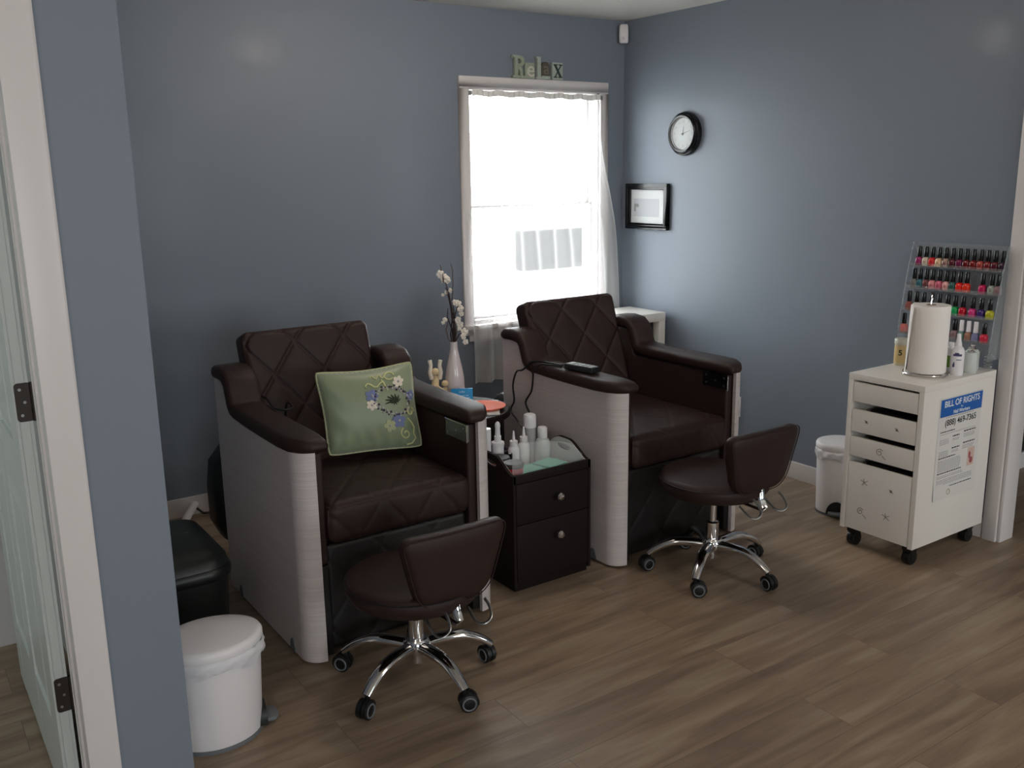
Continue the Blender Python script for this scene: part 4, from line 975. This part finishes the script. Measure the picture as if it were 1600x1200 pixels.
    b = MB(); b.tube([(-.335+.011*math.cos(q), Y-.0008, .286+.011*math.sin(q)) for q in [2*PI*k/20 for k in range(20)]], .0018, 6, closed=True); b.build('seal', mat('gold seal ink', srgb(168, 156, 120), .6), p)
cabinet()
TC = .757
# cream jar
lbottle('cream_jar', 'beige labelled jar with pale lid at the left of the towel roll', 'jar', (-.255, -2.105, TC), [(.001, 0), (.027, 0), (.028, .004), (.028, .092), (.001, .092)], mat('cream jar plastic', srgb(206, 192, 158), .4),
        [('label_band', [(.0283, .012), (.0285, .013), (.0285, .082), (.0283, .083)], mat('tan label', srgb(214, 186, 130), .5)), ('lid', [(.029, .091), (.030, .094), (.030, .110), (.027, .114), (.001, .115)], mat('pale lid', srgb(205, 205, 192), .3))])
jar = [o for o in bpy.data.objects if o.name.startswith('cream_jar')][0]
text('label_number', '5', .032, mat('dark brown ink', srgb(60, 46, 34), .6), jar, (-.0262, -.0128, .055), (PI/2, 0, math.radians(-64)), .0008, bold=.001)
# paper towel roll on a wire stand
t = thing('paper_towel_holder', 'chrome wire paper towel stand on the white cabinet', 'towel holder', (-.352, -2.285, TC))
b = MB()
b.tube([(.088*math.cos(2*PI*k/40), .088*math.sin(2*PI*k/40), .010) for k in range(40)], .003, 8, closed=True)
b.tube([(-.088, 0, .010), (-.04, 0, .009), (0, 0, .008), (.088, 0, .010)], .003, 8); b.tube([(0, -.088, .010), (0, 0, .008), (0, .088, .010)], .003, 8)
b.build('wire_base', CHROME, t)
for k in range(3):
    a = 2*PI*k/3+.4; MB().sphere((.088*math.cos(a), .088*math.sin(a), .0055), .0055, 8).build('foot', CHROME, t)
MB().tube([(0, 0, .008), (0, 0, .30), (.006, 0, .312), (0, 0, .322), (-.006, 0, .312), (0, 0, .302)], .003, 8).build('centre_rod', CHROME, t)
t = thing('paper_towel_roll', 'upright roll of white paper towels on the drawer cabinet', 'paper towels', (-.352, -2.285, TC+.014), math.radians(-18))
b = MB(); n = 60; prof = []
b.lathe([(.020, 0), (.0715, 0), (.0735, .003), (.0735, .269), (.0715, .272), (.020, .272), (.019, .270), (.019, .002)], 64); 
b.build('roll', mat('quilted paper', srgb(236, 230, 224), .85, bump=.6, bscale=120), t, angle=40)
b = MB(); b.grid(lambda u, v: ((.0745+.028*u*u*(1-.75*v))*math.cos(2.0+1.15*u), (.0745+.028*u*u*(1-.75*v))*math.sin(2.0+1.15*u), .001+.268*v), 16, 4); b.grid(lambda u, v: ((.0752+.028*u*u*(1-.75*v))*math.cos(2.0+1.15*u), (.0752+.028*u*u*(1-.75*v))*math.sin(2.0+1.15*u), .001+.268*v), 16, 4)
b.build('loose_sheet', MATS['quilted paper'], t)
MB().lathe([(.0185, .002), (.0165, .002), (.0165, 2.735e-1), (.0185, 2.735e-1)], 32).build('cardboard_core', mat('cardboard', srgb(150, 128, 104), .8), t)
# bottles at the right of the roll
lbottle('labelled_bottle', 'white bottle with green label just right of the towel roll', 'bottle', (-.212, -2.302, TC), [(.001, 0), (.020, 0), (.021, .004), (.021, .088), (.014, .102), (.001, .103)], WHITEPL,
        [('label_band', [(.0213, .018), (.0215, .019), (.0215, .066), (.0213, .067)], mat('leaf green label', srgb(110, 150, 60), .5)), ('cap', [(.011, .100), (.012, .103), (.011, .120), (.001, .121)], WHITEPL)])
nb = lbottle('nozzle_bottle', 'white bottle with tall nozzle and navy label on the cabinet', 'bottle', (-.262, -2.361, TC), [(.001, 0), (.024, 0), (.026, .005), (.026, .098), (.020, .112), (.012, .120), (.001, .120)], WHITEPL,
        [('nozzle', [(.013, .118), (.014, .124), (.009, .142), (.007, .168), (.001, .170)], WHITEPL)])
ink = mat('navy label print', srgb(60, 62, 100), .6)
b = MB(); D = Vector((-.826, -.563, 0)).normalized()
def onb(a, z0, z1, w_):
    vs = []; 
    for k in range(7):
        q = a+(k/6-.5)*w_; vs += [(.0262*math.cos(q), .0262*math.sin(q), z0), (.0262*math.cos(q), .0262*math.sin(q), z1)]
    b.add(vs, [(2*k, 2*k+2, 2*k+3, 2*k+1) for k in range(6)])
AA = math.atan2(-2.07, -3.58)
onb(AA, .080, .089, 1.3); onb(AA-.1, .089, .094, .6); onb(AA+.25, .064, .067, .8); onb(AA-.5, .035, .048, .35); onb(AA-.45, .048, .055, .2)
b.build('label_print', ink, nb)
for (loc, lb) in (((-.13, -2.262, TC), 'clear glass pump jar with chrome top, behind the green labelled bottle'), ((-.185, -2.372, TC), 'clear glass pump jar with chrome top at the cabinet\'s right edge'), ((-.115, -2.340, TC), 'clear glass pump jar with chrome top nearest the wall rack')):
    g = mat('cloudy glass', (.72, .76, .72, 1), .15, alpha=.6)
    lbottle('pump_jar', lb, 'jar', loc, [(.001, 0), (.026, 0), (.028, .004), (.028, .075), (.020, .085), (.001, .085)], g, [('pump_top', [(.014, .083), (.015, .088), (.010, .092), (.005, .095), (.012, .100), (.012, .106), (.001, .108)], CHROME)], 'glass pump jars on the cabinet')
t = tag(MB().tube([(.030*math.cos(q)+.0015*math.cos(14*q), .012*math.sin(14*q*1.0), .036+.030*math.sin(q)) for q in [2*PI*k/150 for k in range(150)]], .0016, 5, closed=True).build('wire_coil', STEEL), 'spiral wire ring standing by the pump jars at cabinet edge', 'coil')
t.location = (-.075, -2.388, TC); t.rotation_euler = (0, 0, math.radians(20))

# ------------------------------------------------------------------ nail polish rack
def rack():
    Y0, Y1 = -2.408, -1.985
    t = thing('polish_rack', 'clear acrylic wall rack holding four rows of nail polish', 'rack', (0, 0, 0))
    back = [(-.012, 1.262), (-.060, .80)]
    b = MB(); b.prism([(-.008, 1.262), (-.012, 1.262), (-.060, .80), (-.056, .80)], Y0, Y1, 'y'); b.build('back_sheet', ACRYL, t)
    shelves = [(-.030, 1.162), (-.047, 1.066), (-.062, .966), (-.078, .868)]
    for xc, z in shelves:
        b = MB(); b.box(xc-.030, xc+.012, Y0, Y1, z-.003, z); b.box(xc-.032, xc-.030, Y0, Y1, z-.003, z+.012); b.build('shelf', ACRYL, t)
    for y in (Y0, Y1):
        b = MB(); b.prism([(-.0005, 1.265), (-.035, 1.262), (-.062, 1.16), (-.120, .80), (-.0005, .80)], y-.0015, y+.0015, 'y'); b.build('side_sheet', ACRYL, t)
        b = MB(); b.tube([(-.037, y, 1.262), (-.064, y, 1.16), (-.1215, y, .80)], .0022, 6); b.build('edge_strip', mat('bright acrylic edge', srgb(150, 160, 166), .2, alpha=.5), t)
        for xc, z in shelves: MB().cyl((-.0005, y+.003, z), (-.012, y+.003, z), .004, 8).build('standoff', CHROME, t)
    # bottles
    def bottle_mesh(name_, colr, capm):
        return colr
    cols = dict(magenta=(150, 40, 95), cream=(214, 190, 172), scarlet=(214, 32, 40), peach=(222, 186, 150), taupe=(158, 128, 116), maroon=(84, 22, 34), plum=(110, 24, 70), crimson=(110, 22, 26), brick=(120, 26, 26), coral=(160, 62, 54), garnet=(118, 26, 34), burgundy=(92, 20, 40), aubergine=(52, 22, 46),
                grey=(118, 112, 106), teal=(52, 108, 118), rosewood=(112, 66, 68), pink=(206, 128, 128), rose=(200, 96, 118), blush=(214, 150, 146), spruce=(52, 96, 88), vermilion=(226, 38, 28), orangered=(226, 52, 24), fuchsia=(188, 24, 84), silver=(150, 160, 146), mauve=(140, 110, 116),
                copper=(150, 88, 78), ivory=(200, 190, 180), navy=(50, 50, 90), wine=(90, 30, 40), green=(26, 158, 84), red=(184, 22, 44), hotpink=(204, 52, 122), violet=(62, 34, 110), lime=(178, 178, 40), salmon=(198, 110, 100), dusty=(132, 84, 96), seafoam=(96, 128, 118), bronze=(148, 104, 86), lavender=(110, 112, 150), cherry=(196, 26, 58), brown=(90, 60, 50))
    names = dict(hotpink='hot pink', orangered='orange red', dusty='dusty mauve', seafoam='sea green', spruce='dark green glitter')
    rows = [('top', -.034-.006, 1.162, 290, 970, -2.020, -2.390, [(290+56.7*i, c) for i, c in enumerate(['magenta', 'cream', 'scarlet', 'peach', 'taupe', 'maroon', 'plum', 'crimson', 'brick', 'coral', 'garnet', 'burgundy', 'aubergine'])]),
            ('second', -.053, 1.066, 255, 930, -2.012, -2.386, list(zip((255, 305, 358, 410, 468, 525, 578, 635, 690, 815, 885, 930), ('grey', 'teal', 'rosewood', 'pink', 'rose', 'blush', 'spruce', 'vermilion', 'orangered', 'fuchsia', 'silver', 'mauve')))),
            ('third', -.069, .966, 225, 865, -2.006, -2.372, list(zip((225, 285, 345, 410, 472, 540, 600, 660, 735, 800, 865), ('copper', 'ivory', 'navy', 'wine', 'brown', 'taupe', 'green', 'red', 'hotpink', 'violet', 'lime')))),
            ('bottom', -.086, .868, 190, 840, -2.000, -2.366, list(zip((190, 550, 612, 665, 720, 775, 840), ('salmon', 'dusty', 'mauve', 'seafoam', 'bronze', 'lavender', 'cherry'))))]
    ords = ['first', 'second', 'third', 'fourth', 'fifth', 'sixth', 'seventh', 'eighth', 'ninth', 'tenth', 'eleventh', 'twelfth', 'thirteenth']
    body = MB().rings([[Vector((x*k, y*k, z)) for x, y in rrect(-.0135, .0135, -.0145, .0145, .0085, 4)] for z, k in ((0, .86), (.002, 1), (.026, 1), (.033, .84), (.037, .5), (.039, .42))])
    bproto = body.build('glass_body', BLACKP, None, angle=50); bme = bproto.data; bpy.data.objects.remove(bproto)
    cp = MB().lathe([(.0088, .038), (.0095, .040), (.0088, .080), (.0075, .084), (.001, .0845)], 16).build('cap', BLACKPL, None); cme = cp.data; bpy.data.objects.remove(cp)
    for rn, x, z, a, c, ya, yb, lst in rows:
        for i, (X_, cn) in enumerate(lst):
            y = ya+(yb-ya)*(X_-a)/(c-a); nm = names.get(cn, cn)
            white = rn == 'bottom' and 3 <= i <= 5
            pos = ords[i]+' from left' if rn != 'bottom' else (['far left', 'beside the towel roll', 'second beyond the towel roll', 'first of three white caps', 'middle of three white caps', 'last of three white caps', 'at the right end'][i])
            lb = '%s nail polish with %s cap, %s, %s shelf of rack' % (nm, 'white' if white else 'black', pos, rn)
            t2 = thing('nail_polish_bottle', lb, 'nail polish', (x, y, z), 0, 'nail polish bottles on the wall rack')
            o = bpy.data.objects.new('glass_body', bme.copy()); o.data.materials.clear(); o.data.materials.append(mat('polish '+cn, srgb(*cols[cn]), .12, coat=.3)); COL.objects.link(o); o.parent = t2
            o = bpy.data.objects.new('cap', cme.copy()); o.data.materials.clear(); o.data.materials.append(WHITEPL if white else BLACKPL); COL.objects.link(o); o.parent = t2
            if cn in ('cream', 'peach', 'taupe', 'pink', 'rose', 'blush', 'silver', 'mauve', 'scarlet', 'coral'):
                text('label_mark', 'o', .016, mat('dark red label ink', srgb(110, 30, 34), .6), t2, (-.0138, 0, .018), (PI/2, 0, -PI/2), .0002)
rack()

# ------------------------------------------------------------------ ceiling lamps (out of the frame, above the chairs and in the salon)
for i, (x, y) in enumerate(CEIL):
    t = thing('ceiling_lamp', ['flush ceiling lamp above the pedicure chairs', 'flush ceiling lamp over the middle of the salon', 'flush ceiling lamp near the left wall'][i], 'lamp', (x, y, H-.075), 0, 'ceiling lamps')
    MB().lathe([(.001, .075), (.15, .075), (.155, .06), (.15, .045), (.001, .045)], 40).build('base', STEEL, t)
    for s in (-1, 1): MB().sphere((s*.055, 0, .022), .022, 14).build('bulb', mat('frosted bulb', (1, .93, .84, 1), .5, emit=3), t)
    for s in (-1, 1):
        l = bpy.data.lights.new('bulb_light', 'POINT'); l.energy = (7 if i == 0 else 12); l.color = (1, .86, .74); l.shadow_soft_size = .09 if i == 0 else .22
        o = bpy.data.objects.new('bulb_light', l); COL.objects.link(o); o.location = (x+s*.055, y, H-.12)
